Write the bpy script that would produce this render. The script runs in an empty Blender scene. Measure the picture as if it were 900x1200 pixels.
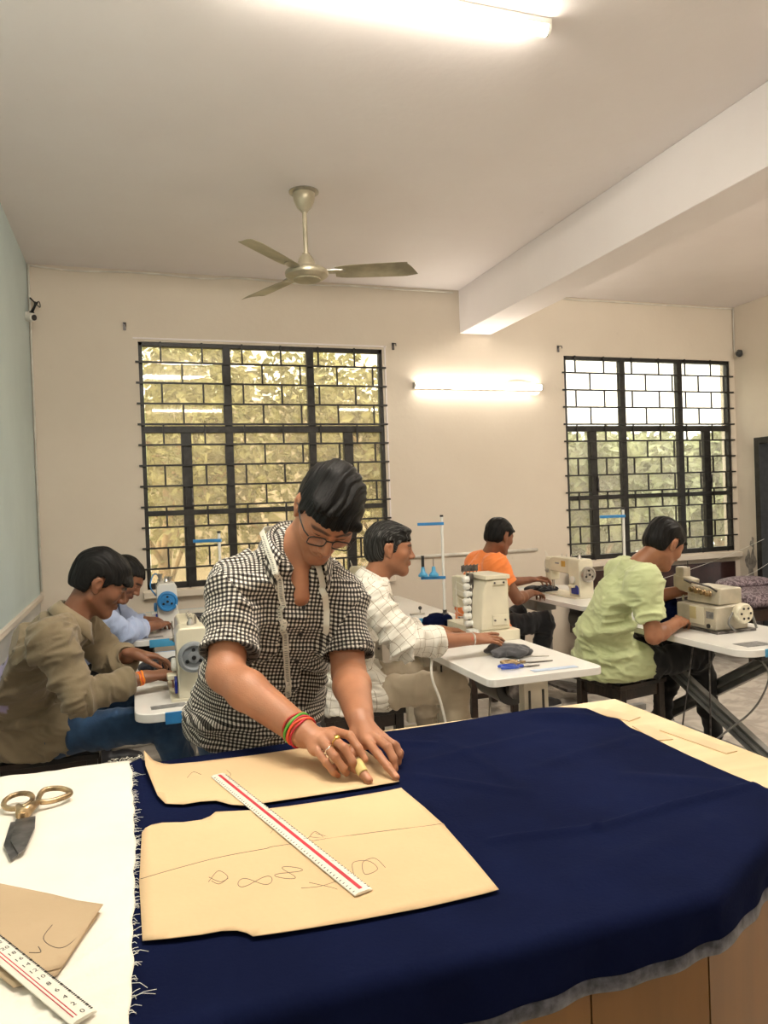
import bpy, bmesh, math, random
import numpy as np
from mathutils import Vector, Matrix, noise as mnoise
from mathutils.bvhtree import BVHTree
random.seed(7); np.random.seed(7)
scene = bpy.context.scene
COL = scene.collection
PI = math.pi
R = math.radians

# ---------------------------------------------------------------- camera
CAM_H = 1.45
YAW, PIT, ROLL = R(18.6), R(-0.72), R(2.04)
_fw = Vector((math.sin(YAW)*math.cos(PIT), math.cos(YAW)*math.cos(PIT), math.sin(PIT)))
_r0 = Vector((math.cos(YAW), -math.sin(YAW), 0)); _u0 = _r0.cross(_fw)
_r = _r0*math.cos(ROLL) - _u0*math.sin(ROLL); _u = _u0*math.cos(ROLL) + _r0*math.sin(ROLL)
cam = bpy.data.cameras.new('camera'); camo = bpy.data.objects.new('camera', cam); COL.objects.link(camo)
M = Matrix((( _r.x, _u.x, -_fw.x, 0), (_r.y, _u.y, -_fw.y, 0), (_r.z, _u.z, -_fw.z, CAM_H), (0, 0, 0, 1)))
camo.matrix_world = M
cam.sensor_width = 36; cam.sensor_fit = 'AUTO'; cam.lens = 875/1200*36; cam.clip_start = .05; cam.clip_end = 200
scene.camera = camo

# ---------------------------------------------------------------- exposure, world, sun
vs = scene.view_settings
vs.view_transform = 'Standard'; vs.look = 'None'; vs.exposure = 0.75; vs.gamma = 1.0; vs.use_curve_mapping = False
world = bpy.data.worlds.new('sky'); scene.world = world; world.use_nodes = True
wn = world.node_tree; bg = wn.nodes['Background']
bg.inputs['Color'].default_value = (1.0, .97, .88, 1); bg.inputs['Strength'].default_value = 3.0
TUBE_COL = (1.0, .91, .77, 1)
TUBE_POWER = 40.0

# ---------------------------------------------------------------- room numbers
XL, XR, YB, YF, ZC = -0.652, 5.68, 5.884, -3.2, 3.25

# ---------------------------------------------------------------- material helpers
def nm(name):
    m = bpy.data.materials.new(name); m.use_nodes = True
    nt = m.node_tree; b = nt.nodes['Principled BSDF']
    return m, nt, b
def N(nt, t, **kw):
    n = nt.nodes.new(t)
    for k, v in kw.items():
        if k in n.inputs: n.inputs[k].default_value = v
        else: setattr(n, k, v)
    return n
def L(nt, a, b): nt.links.new(a, b)
def bump(nt, b, src, s=.2, d=.01):
    bp = N(nt, 'ShaderNodeBump'); bp.inputs['Strength'].default_value = s; bp.inputs['Distance'].default_value = d
    L(nt, src, bp.inputs['Height']); L(nt, bp.outputs[0], b.inputs['Normal']); return bp
def mat(name, col, rough=.5, metal=0, var=.08, scale=8, bumps=0, bscale=60, spec=.5, coat=0, stretch=None, col2=None, attr=False):
    """colour + noise variation + fine relief"""
    m, nt, b = nm(name)
    b.inputs['Roughness'].default_value = rough; b.inputs['Metallic'].default_value = metal
    b.inputs['Specular IOR Level'].default_value = spec; b.inputs['Coat Weight'].default_value = coat
    tc = N(nt, 'ShaderNodeTexCoord'); src = tc.outputs['Object']
    if stretch:
        mp = N(nt, 'ShaderNodeMapping'); mp.inputs['Scale'].default_value = stretch; L(nt, src, mp.inputs[0]); src = mp.outputs[0]
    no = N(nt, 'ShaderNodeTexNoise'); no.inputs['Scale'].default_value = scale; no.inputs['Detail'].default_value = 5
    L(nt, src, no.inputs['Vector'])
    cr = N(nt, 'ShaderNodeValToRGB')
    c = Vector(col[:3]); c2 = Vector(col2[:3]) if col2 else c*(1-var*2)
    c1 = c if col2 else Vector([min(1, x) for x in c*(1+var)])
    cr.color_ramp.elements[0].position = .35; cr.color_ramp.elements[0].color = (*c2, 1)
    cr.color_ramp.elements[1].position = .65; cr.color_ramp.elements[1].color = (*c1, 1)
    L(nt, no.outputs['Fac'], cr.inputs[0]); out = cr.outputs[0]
    if attr:
        at = N(nt, 'ShaderNodeVertexColor'); at.layer_name = 'tint'
        mx = N(nt, 'ShaderNodeMix', data_type='RGBA', blend_type='MULTIPLY'); mx.inputs[0].default_value = 1
        L(nt, out, mx.inputs[6]); L(nt, at.outputs[0], mx.inputs[7]); out = mx.outputs[2]
    L(nt, out, b.inputs['Base Color'])
    if bumps:
        n2 = N(nt, 'ShaderNodeTexNoise'); n2.inputs['Scale'].default_value = bscale; n2.inputs['Detail'].default_value = 4
        L(nt, src, n2.inputs['Vector']); bump(nt, b, n2.outputs['Fac'], bumps, .01)
    return m
def emis(name, col, s):
    m, nt, b = nm(name); b.inputs['Base Color'].default_value = (.9, .9, .9, 1)
    b.inputs['Emission Color'].default_value = col; b.inputs['Emission Strength'].default_value = s
    return m

# ---------------------------------------------------------------- object helpers
def tag(o, label=None, cat=None, group=None, kind=None):
    if label: o['label'] = label
    if cat: o['category'] = cat
    if group: o['group'] = group
    if kind: o['kind'] = kind
    return o
def empty(name, loc=(0, 0, 0), rz=0, label=None, cat=None, group=None):
    o = bpy.data.objects.new(name, None); COL.objects.link(o); o.location = loc; o.rotation_euler = (0, 0, rz)
    o.empty_display_size = .05
    return tag(o, label, cat, group)
def link(name, me, m=None, parent=None, smooth=False, bev=0, seg=2, kind=None, label=None):
    o = bpy.data.objects.new(name, me); COL.objects.link(o)
    if m is not None:
        for mm in (m if isinstance(m, (list, tuple)) else [m]): me.materials.append(mm)
    if parent is not None: o.parent = parent
    if smooth or bev:
        me.polygons.foreach_set('use_smooth', [True]*len(me.polygons))
    if bev:
        md = o.modifiers.new('bevel', 'BEVEL'); md.width = bev; md.segments = seg; md.limit_method = 'ANGLE'; md.angle_limit = R(35)
        md.harden_normals = True
    elif smooth == 'auto':
        md = o.modifiers.new('edges', 'EDGE_SPLIT'); md.split_angle = R(40)
    if kind: o['kind'] = kind
    if label: o['label'] = label
    return o
class MB:
    """collects primitives that belong to ONE part"""
    def __init__(s): s.bm = bmesh.new()
    def _add(s, vs, fs, T=None):
        v = [s.bm.verts.new((T @ Vector(p)) if T is not None else p) for p in vs]
        for f in fs:
            try: s.bm.faces.new([v[i] for i in f])
            except ValueError: pass
        return s
    def box(s, c, d, T=None, rz=0, R3=None):
        x, y, z = d[0]/2, d[1]/2, d[2]/2
        vs = [(a*x, b*y, e*z) for e in (-1, 1) for b in (-1, 1) for a in (-1, 1)]
        Q = Matrix.Translation(c) @ (R3.to_4x4() if R3 is not None else Matrix.Rotation(rz, 4, 'Z'))
        if T is not None: Q = T @ Q
        return s._add(vs, [(0, 2, 3, 1), (4, 5, 7, 6), (0, 1, 5, 4), (2, 6, 7, 3), (0, 4, 6, 2), (1, 3, 7, 5)], Q)
    def cone(s, a, b, ra, rb, n=16, cap=True):
        a, b = Vector(a), Vector(b); q = (b-a).to_track_quat('Z', 'Y').to_matrix()
        vs = []
        for c, rr in ((a, ra), (b, rb)):
            for i in range(n): vs.append(c + q @ Vector((math.cos(2*PI*i/n)*rr, math.sin(2*PI*i/n)*rr, 0)))
        fs = [(i, (i+1) % n, n+(i+1) % n, n+i) for i in range(n)]
        if cap: fs += [tuple(range(n-1, -1, -1)), tuple(range(n, 2*n))]
        return s._add(vs, fs)
    def cyl(s, a, b, r, n=16): return s.cone(a, b, r, r, n)
    def lathe(s, c, axis, prof, n=24):
        """prof: list of (radius, distance along axis)"""
        c = Vector(c); q = Vector(axis).to_track_quat('Z', 'Y').to_matrix(); vs = []
        for rr, h in prof:
            for i in range(n): vs.append(c + q @ Vector((math.cos(2*PI*i/n)*rr, math.sin(2*PI*i/n)*rr, h)))
        m_ = len(prof); fs = []
        for j in range(m_-1):
            for i in range(n): fs.append((j*n+i, j*n+(i+1) % n, (j+1)*n+(i+1) % n, (j+1)*n+i))
        fs += [tuple(range(n-1, -1, -1)), tuple(range((m_-1)*n, m_*n))]
        return s._add(vs, fs)
    def tube(s, pts, r, n=8, closed=False, flat=None):
        """tube through points; flat=(width,thick,normal) gives a ribbon"""
        pts = [Vector(p) for p in pts]; m_ = len(pts); vs = []
        up = Vector((0, 0, 1)); prev = None
        for i, p in enumerate(pts):
            if closed: t = pts[(i+1) % m_] - pts[i-1]
            else: t = pts[min(i+1, m_-1)] - pts[max(i-1, 0)]
            if t.length < 1e-9: t = Vector((0, 0, 1))
            t.normalize()
            if prev is None:
                ref = up if abs(t.z) < .9 else Vector((1, 0, 0))
                e1 = t.cross(ref).normalized()
            else: e1 = (prev - t*prev.dot(t)).normalized()
            e2 = t.cross(e1); prev = e1
            rr = r[i] if isinstance(r, (list, tuple)) else r
            for k in range(n):
                a = 2*PI*k/n; vs.append(p + e1*math.cos(a)*rr + e2*math.sin(a)*rr)
        fs = []
        for j in range(m_ if closed else m_-1):
            j2 = (j+1) % m_
            for k in range(n): fs.append((j*n+k, j*n+(k+1) % n, j2*n+(k+1) % n, j2*n+k))
        if not closed: fs += [tuple(range(n-1, -1, -1)), tuple(range((m_-1)*n, m_*n))]
        return s._add(vs, fs)
    def prism(s, outline, a, b, axis='Z', T=None):
        """outline: 2D points; extruded from a to b along axis (X: outline=(y,z); Y: (x,z); Z: (x,y))"""
        n = len(outline)
        def P(p, h): return {'X': (h, p[0], p[1]), 'Y': (p[0], h, p[1]), 'Z': (p[0], p[1], h)}[axis]
        vs = [P(p, a) for p in outline] + [P(p, b) for p in outline]
        fs = [tuple(range(n)), tuple(range(2*n-1, n-1, -1))] + [(i, n+i, n+(i+1) % n, (i+1) % n) for i in range(n)]
        return s._add(vs, fs, T)
    def sphere(s, c, r, n=16, sc=(1, 1, 1), R3=None):
        T = Matrix.Translation(c) @ (R3.to_4x4() if R3 is not None else Matrix()) @ Matrix.Diagonal((r*sc[0], r*sc[1], r*sc[2], 1))
        bmesh.ops.create_uvsphere(s.bm, u_segments=n, v_segments=max(6, n//2), radius=1, matrix=T); return s
    def build(s, name, m=None, parent=None, smooth='auto', bev=0, seg=2, **kw):
        bmesh.ops.recalc_face_normals(s.bm, faces=s.bm.faces)
        me = bpy.data.meshes.new(name); s.bm.to_mesh(me); s.bm.free()
        return link(name, me, m, parent, smooth, bev, seg, **kw)
def spl(pts, n=8, closed=False):
    """Catmull-Rom through points"""
    pts = [Vector(p) for p in pts]; out = []; m_ = len(pts)
    rng = range(m_) if closed else range(m_-1)
    for i in rng:
        if closed: p0, p1, p2, p3 = pts[i-1], pts[i], pts[(i+1) % m_], pts[(i+2) % m_]
        else: p0, p1, p2, p3 = pts[max(i-1, 0)], pts[i], pts[i+1], pts[min(i+2, m_-1)]
        for k in range(n):
            t = k/n
            out.append(.5*((2*p1)+(p2-p0)*t+(2*p0-5*p1+4*p2-p3)*t*t+(3*p1-p0-3*p2+p3)*t**3))
    if not closed: out.append(pts[-1])
    return out
def copy_tree(o, parent=None):
    c = o.copy(); COL.objects.link(c); c.parent = parent
    for ch in [x for x in o.children]: copy_tree(ch, c)
    return c
def text_mesh(body, size, extrude=0.0):
    cu = bpy.data.curves.new('t', 'FONT'); cu.body = body; cu.size = size; cu.extrude = extrude; cu.resolution_u = 2
    cu.align_x = 'CENTER'; cu.align_y = 'CENTER'
    o = bpy.data.objects.new('t', cu); COL.objects.link(o)
    dg = bpy.context.evaluated_depsgraph_get(); me = bpy.data.meshes.new_from_object(o.evaluated_get(dg))
    bpy.data.objects.remove(o); return me
def add_text(mb, body, size, T):
    me = text_mesh(body, size)
    me.transform(T); mb.bm.from_mesh(me); bpy.data.meshes.remove(me)
# ---------------------------------------------------------------- materials
def wall_mat(name, c1, c2, rough=.75, seed=0, patch=None):
    m, nt, b = nm(name); b.inputs['Roughness'].default_value = rough; b.inputs['Specular IOR Level'].default_value = .3
    tc = N(nt, 'ShaderNodeTexCoord'); mp = N(nt, 'ShaderNodeMapping'); mp.inputs['Location'].default_value = (seed, seed*2, 0)
    L(nt, tc.outputs['Object'], mp.inputs[0])
    n1 = N(nt, 'ShaderNodeTexNoise'); n1.inputs['Scale'].default_value = .9; n1.inputs['Detail'].default_value = 6; n1.inputs['Roughness'].default_value = .6
    L(nt, mp.outputs[0], n1.inputs['Vector'])
    cr = N(nt, 'ShaderNodeValToRGB'); cr.color_ramp.elements[0].position = .3; cr.color_ramp.elements[1].position = .7
    cr.color_ramp.elements[0].color = (*c2, 1); cr.color_ramp.elements[1].color = (*c1, 1)
    L(nt, n1.outputs['Fac'], cr.inputs[0]); out = cr.outputs[0]
    # sparse scuffs
    n2 = N(nt, 'ShaderNodeTexNoise'); n2.inputs['Scale'].default_value = 7; n2.inputs['Detail'].default_value = 8; n2.inputs['Roughness'].default_value = .7
    L(nt, mp.outputs[0], n2.inputs['Vector'])
    c3 = N(nt, 'ShaderNodeValToRGB'); c3.color_ramp.elements[0].position = .66; c3.color_ramp.elements[1].position = .75
    c3.color_ramp.elements[0].color = (0, 0, 0, 1); c3.color_ramp.elements[1].color = (.25, .25, .25, 1)
    L(nt, n2.outputs['Fac'], c3.inputs[0])
    mx = N(nt, 'ShaderNodeMix', data_type='RGBA'); L(nt, c3.outputs[0], mx.inputs[0]); L(nt, out, mx.inputs[6])
    mx.inputs[7].default_value = (c2[0]*.72, c2[1]*.70, c2[2]*.68, 1)
    L(nt, mx.outputs[2], b.inputs['Base Color'])
    n3 = N(nt, 'ShaderNodeTexNoise'); n3.inputs['Scale'].default_value = 25; n3.inputs['Detail'].default_value = 6
    L(nt, mp.outputs[0], n3.inputs['Vector']); bump(nt, b, n3.outputs['Fac'], .12, .01)
    return m
M_WALL = wall_mat('cream_plaster', (.73, .66, .565), (.675, .60, .505))
M_TEAL = wall_mat('pale_teal_distemper', (.60, .72, .73), (.49, .60, .62), .45, 3)
M_DADO = wall_mat('grey_white_dado', (.60, .60, .57), (.50, .50, .48), .5, 5)
M_CEIL = wall_mat('ceiling_whitewash', (.90, .855, .855), (.85, .795, .79), .8, 9)
M_PEEL = mat('bare_cement', (.30, .27, .24), .9, var=.2, scale=20, bumps=.5)
M_BLACK = mat('black_painted_iron', (.018, .017, .016), .45, var=.3, scale=20, bumps=.1)
M_BLACKP = mat('black_plastic', (.015, .015, .016), .35)
M_DARK = mat('doorway_shade', (.012, .011, .011), .9)  # shade of the unlit next room, put into the colour
M_STOOL = mat('dark_stained_wood', (.028, .016, .012), .35, var=.5, scale=6, stretch=(1, 8, 1), bumps=.15)
M_REDWOOD = mat('maroon_wood', (.035, .012, .010), .35, var=.4, scale=5)
M_CREAM = mat('cream_enamel', (.72, .67, .52), .28, var=.05, scale=5, coat=.2)
M_CREAM2 = mat('aged_cream_enamel', (.50, .45, .35), .35, var=.12, scale=9, coat=.1)
M_WHITEE = mat('white_enamel', (.78, .78, .74), .25, var=.03, coat=.3)
M_LAM = mat('white_laminate', (.80, .79, .76), .25, var=.03, scale=3, coat=.2)
M_BLUE = mat('blue_plastic', (.035, .22, .52), .35, var=.1)
M_BLUEL = mat('light_blue_plastic', (.07, .33, .58), .35, var=.1)
M_COBALT = mat('cobalt_handle', (.02, .07, .45), .3)
M_NAVYP = mat('deep_blue_guard', (.02, .03, .25), .2)
M_STEEL = mat('brushed_steel', (.55, .53, .50), .3, 1, var=.1, scale=20)
M_STEELD = mat('worn_dark_steel', (.16, .15, .15), .4, .9, var=.3, scale=30)
M_BRASS = mat('worn_bronze', (.42, .30, .17), .35, .9, var=.3, scale=40)
M_GREYW = mat('grey_wheel', (.26, .28, .30), .4, .2)
M_GREYST = mat('grey_painted_steel', (.26, .26, .25), .45, .3, var=.15)
M_BEIGEST = mat('beige_painted_steel', (.55, .50, .40), .45, var=.1)
M_PVC = mat('white_pvc', (.75, .72, .65), .4)
M_THREAD = mat('white_thread', (.8, .77, .68), .8)
M_FANM = mat('fan_champagne', (.50, .45, .33), .3, .35, var=.1, scale=10)
M_FANB = mat('fan_blade_paint', (.42, .38, .27), .38, .15, var=.2, scale=6)
M_TUBE = emis('tube_light_glow', TUBE_COL, TUBE_POWER)
M_TUBEF = emis('old_tube_glow', TUBE_COL, 25)
M_TUBEB = emis('added_bay_tube_glow', TUBE_COL, 190)
M_TUBET = emis('added_table_tube_glow', TUBE_COL, 170)
M_TUBEW = emis('added_weak_tube_glow', TUBE_COL, 45)
M_RUB = mat('black_rubber', (.02, .02, .02), .7)
M_LBLG = mat('grey_sticker', (.20, .20, .20), .5, var=.2, scale=40)
M_LBLY = mat('amber_sticker', (.55, .33, .05), .5)
M_PRINT = mat('black_print', (.02, .02, .02), .6)
M_RED = mat('red_print', (.55, .02, .04), .5)
M_RULER = mat('ruler_plastic', (.80, .76, .66), .3, var=.03, coat=.2)
M_PENCIL = mat('pencil_line', (.16, .12, .09), .8)
def fabric(name, col, col2=None, rough=.85, weave=900, sheen=.2, var=.08, scale=4, attr=False, bs=.25):
    m = mat(name, col, rough, var=var, scale=scale, col2=col2, spec=.2, attr=attr); nt = m.node_tree; b = nt.nodes['Principled BSDF']
    b.inputs['Sheen Weight'].default_value = sheen
    tc = N(nt, 'ShaderNodeTexCoord'); n2 = N(nt, 'ShaderNodeTexNoise'); n2.inputs['Scale'].default_value = weave/6; n2.inputs['Detail'].default_value = 3
    n1 = N(nt, 'ShaderNodeTexNoise'); n1.inputs['Scale'].default_value = 9; n1.inputs['Detail'].default_value = 5
    L(nt, tc.outputs['Object'], n2.inputs['Vector']); L(nt, tc.outputs['Object'], n1.inputs['Vector'])
    ad = N(nt, 'ShaderNodeMath', operation='MULTIPLY_ADD'); L(nt, n2.outputs['Fac'], ad.inputs[0]); ad.inputs[1].default_value = .25; L(nt, n1.outputs['Fac'], ad.inputs[2])
    bump(nt, b, ad.outputs[0], bs, .01); return m
M_NAVY = fabric('navy_cloth', (.0060, .0095, .038), (.0042, .0065, .026), rough=.95, sheen=.0, bs=.35)
M_NAVY.node_tree.nodes['Principled BSDF'].inputs['Specular IOR Level'].default_value = .03
M_SELV = fabric('grey_selvedge', (.10, .10, .12), var=.3, scale=60)
M_WCLOTH = fabric('white_calico', (.82, .77, .68), sheen=.1, var=.03)
M_BLACKC = fabric('black_cloth', (.010, .011, .018), var=.2)
M_GREYC = fabric('grey_cloth', (.10, .10, .11), var=.2)
def kraft(name, c1, c2):
    m = mat(name, c1, .75, col2=c2, scale=3, bumps=.08, bscale=120, spec=.2); return m
M_KRAFT = kraft('manila_card', (.70, .50, .29), (.64, .45, .26))
M_KRAFTD = kraft('brown_paper', (.47, .35, .22), (.42, .31, .19))
M_PLY = mat('plywood', (.78, .60, .36), .45, col2=(.70, .51, .29), scale=2.5, stretch=(1, 7, 1), bumps=.05, coat=.15)
M_PLYF = mat('brown_board', (.20, .090, .016), .5, col2=(.16, .072, .013), scale=2.5, stretch=(6, 1, 1))
M_TAPEP = mat('faded_parcel_tape', (.66, .49, .29), .4)
def tile_mat(name, c1, c2):
    m, nt, b = nm(name); b.inputs['Roughness'].default_value = .22
    tc = N(nt, 'ShaderNodeTexCoord')
    n1 = N(nt, 'ShaderNodeTexNoise'); n1.inputs['Scale'].default_value = 5; n1.inputs['Detail'].default_value = 8; n1.inputs['Distortion'].default_value = 1.5
    L(nt, tc.outputs['Object'], n1.inputs['Vector'])
    cr = N(nt, 'ShaderNodeValToRGB'); cr.color_ramp.elements[0].position = .42; cr.color_ramp.elements[1].position = .55
    cr.color_ramp.elements[0].color = (*c2, 1); cr.color_ramp.elements[1].color = (*c1, 1)
    L(nt, n1.outputs['Fac'], cr.inputs[0]); L(nt, cr.outputs[0], b.inputs['Base Color']); return m
M_TILE = tile_mat('marble_tile', (.66, .61, .55), (.52, .47, .42))
def glass_mat(name, tint, dust, f):
    m, nt, b = nm(name); nt.nodes.remove(b); out = nt.nodes['Material Output']
    tr = N(nt, 'ShaderNodeBsdfTransparent'); tr.inputs[0].default_value = (*tint, 1)
    gl = N(nt, 'ShaderNodeBsdfGlossy'); gl.inputs['Roughness'].default_value = .03
    df = N(nt, 'ShaderNodeBsdfTranslucent'); df.inputs[0].default_value = (*dust, 1)
    d2 = N(nt, 'ShaderNodeBsdfDiffuse'); d2.inputs[0].default_value = (*dust, 1)
    ma = N(nt, 'ShaderNodeMixShader'); ma.inputs[0].default_value = .45; L(nt, df.outputs[0], ma.inputs[1]); L(nt, d2.outputs[0], ma.inputs[2])
    tc = N(nt, 'ShaderNodeTexCoord'); no = N(nt, 'ShaderNodeTexNoise'); no.inputs['Scale'].default_value = 6; no.inputs['Detail'].default_value = 6
    L(nt, tc.outputs['Object'], no.inputs['Vector'])
    mr = N(nt, 'ShaderNodeMapRange'); mr.inputs[1].default_value = .3; mr.inputs[2].default_value = .7; mr.inputs[3].default_value = f*.7; mr.inputs[4].default_value = f*1.3
    L(nt, no.outputs['Fac'], mr.inputs[0])
    m1 = N(nt, 'ShaderNodeMixShader'); L(nt, mr.outputs[0], m1.inputs[0]); L(nt, tr.outputs[0], m1.inputs[1]); L(nt, ma.outputs[0], m1.inputs[2])
    fr = N(nt, 'ShaderNodeFresnel'); ge = N(nt, 'ShaderNodeNewGeometry'); io = N(nt, 'ShaderNodeMapRange'); io.inputs[3].default_value = 1.5; io.inputs[4].default_value = 1/1.5
    L(nt, ge.outputs['Backfacing'], io.inputs[0]); L(nt, io.outputs[0], fr.inputs[0])
    m2 = N(nt, 'ShaderNodeMixShader'); L(nt, fr.outputs[0], m2.inputs[0]); L(nt, m1.outputs[0], m2.inputs[1]); L(nt, gl.outputs[0], m2.inputs[2])
    L(nt, m2.outputs[0], out.inputs[0]); return m
M_GLASSL = glass_mat('dusty_amber_glass', (.93, .87, .72), (.68, .61, .48), .22)
M_GLASSR = glass_mat('dusty_clear_glass', (.95, .94, .88), (.80, .77, .66), .19)
M_LENS = glass_mat('spectacle_glass', (.96, .96, .94), (.8, .8, .8), .01)
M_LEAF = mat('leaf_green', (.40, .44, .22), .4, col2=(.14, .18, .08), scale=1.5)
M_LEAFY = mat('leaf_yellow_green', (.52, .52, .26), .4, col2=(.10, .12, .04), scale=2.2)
M_BARK = mat('tan_bark', (.42, .30, .19), .8, var=.3, scale=6)
M_OUTW = mat('outside_plaster', (.56, .50, .40), .8)
M_GROUND = mat('earth', (.35, .28, .2), .9)
M_CUSH = None
# ================================================================ THE SETTING
def structure(o): o['kind'] = 'structure'; return o
# floor slab + tiles as pieces of the floor
floor = structure(MB().box(((XL+XR)/2, (YB+YF)/2, -.06), (XR-XL+.3, YB-YF+.3, .1)).build('floor', M_PEEL, smooth=False))
T0 = .6
tile_me = None
for i in range(11):
    for j in range(9):
        cx = XL+T0/2+i*T0; cy = YB-T0/2-j*T0
        wx = T0
        if cx+T0/2 > XR: wx = XR-(cx-T0/2); cx = cx-T0/2+wx/2
        if wx < .05: continue
        if tile_me is None or abs(wx-T0) > 1e-3:
            me = bpy.data.meshes.new('tile'); bm = bmesh.new()
            bmesh.ops.create_cube(bm, size=1, matrix=Matrix.Diagonal((wx-.003, T0-.003, .01, 1))); bm.to_mesh(me); bm.free(); me.materials.append(M_TILE)
            if abs(wx-T0) < 1e-3: tile_me = me
        else: me = tile_me
        o = bpy.data.objects.new('tile', me); COL.objects.link(o); o.parent = floor; o.location = (cx, cy, -.005)
yfr = YB-9*T0
o = MB().box(((XL+XR)/2, (yfr+YF)/2, -.005), (XR-XL, yfr-YF, .01)).build('tile_field', M_TILE, floor, smooth=False)

W1 = (.085, 2.012, .856, 2.722); W2 = (3.745, 5.622, .856, 2.722)
TH = .13
b = MB()
def wbox(b, x0, x1, z0, z1): b.box(((x0+x1)/2, YB+TH/2, (z0+z1)/2), (x1-x0, TH, z1-z0))
wbox(b, XL-.2, W1[0], 0, ZC); wbox(b, W1[1], W2[0], 0, ZC); wbox(b, W2[1], XR+.2, 0, ZC)
for W in (W1, W2): wbox(b, W[0], W[1], 0, W[2]); wbox(b, W[0], W[1], W[3], ZC)
structure(b.build('wall_back', M_WALL, smooth=False))
structure(MB().box((XL-.1, (YB+YF)/2, ZC/2+.425), (.2, YB-YF, ZC-.85)).build('wall_left', M_TEAL, smooth=False))
structure(MB().box((XL-.1, (YB+YF)/2, .425), (.2, YB-YF, .85)).build('trim_1', M_DADO, smooth=False))
structure(MB().box((XL+.008, (YB+YF)/2, .86), (.03, YB-YF-.01, .035)).build('trim_2', M_WALL, bev=.004))
# right wall with doorway  (door from y 3.9 to 4.95)
DY0, DY1, DZ = 4.62, 5.61, 1.94
b = MB()
def rbox(y0, y1, z0, z1): b.box((XR+.1, (y0+y1)/2, (z0+z1)/2), (.2, y1-y0, z1-z0))
rbox(YF, DY0, 0, ZC); rbox(DY1, YB, 0, ZC); rbox(DY0, DY1, DZ, ZC)
structure(b.build('wall_right', M_WALL, smooth=False))
structure(MB().box(((XL+XR)/2, YF-.1, ZC/2), (XR-XL+.4, .2, ZC)).build('wall_front', M_WALL, smooth=False))
structure(MB().box(((XL+XR)/2, (YB+YF)/2, ZC+.1), (XR-XL+.4, YB-YF+.4, .2)).build('ceiling', M_CEIL, smooth=False))
structure(MB().box((2.872, (YB+YF)/2, (2.88+ZC)/2), (.295, YB-YF-.002, ZC-2.88)).build('trim_3', M_CEIL, smooth=False, bev=.006))
# door frame; the room beyond is coloured near-black to read as unlit
fr = MB().box((XR-.0, DY1-.03, DZ/2), (.12, .06, DZ)).box((XR-.0, DY0+.03, DZ/2), (.12, .06, DZ)).box((XR, (DY0+DY1)/2, DZ-.03), (.12, DY1-DY0-.122, .06))
d1 = structure(fr.build('door_1', M_BLACK, bev=.004))
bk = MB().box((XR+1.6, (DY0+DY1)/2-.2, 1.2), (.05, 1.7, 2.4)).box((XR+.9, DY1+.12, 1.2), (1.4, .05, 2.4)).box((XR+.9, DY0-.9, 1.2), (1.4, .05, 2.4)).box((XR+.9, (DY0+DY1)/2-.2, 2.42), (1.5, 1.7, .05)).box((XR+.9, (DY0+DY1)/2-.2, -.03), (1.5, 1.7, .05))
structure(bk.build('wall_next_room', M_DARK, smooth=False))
# peeling patches on the right wall beside the door
for k, (yy, zz, ry, rz_) in enumerate([(5.745, .70, .050, .17), (5.79, .42, .05, .13), (5.72, .93, .022, .05), (5.68, .50, .03, .08), (5.76, .12, .09, .12)]):
    rnd = random.Random(k); pts = []
    for i in range(28):
        a = 2*PI*i/28; q = 1+.35*math.sin(3*a+k)+.22*math.sin(7*a+2*k)+rnd.uniform(-.12, .12)
        pts.append((min(yy+math.cos(a)*ry*q, YB-.005), max(zz+math.sin(a)*rz_*q, .01)))
    o = MB().prism(pts, XR-.0035, XR+.002, 'X').build('plaster_patch', M_PEEL, bpy.data.objects['wall_right'], smooth=False)

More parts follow.
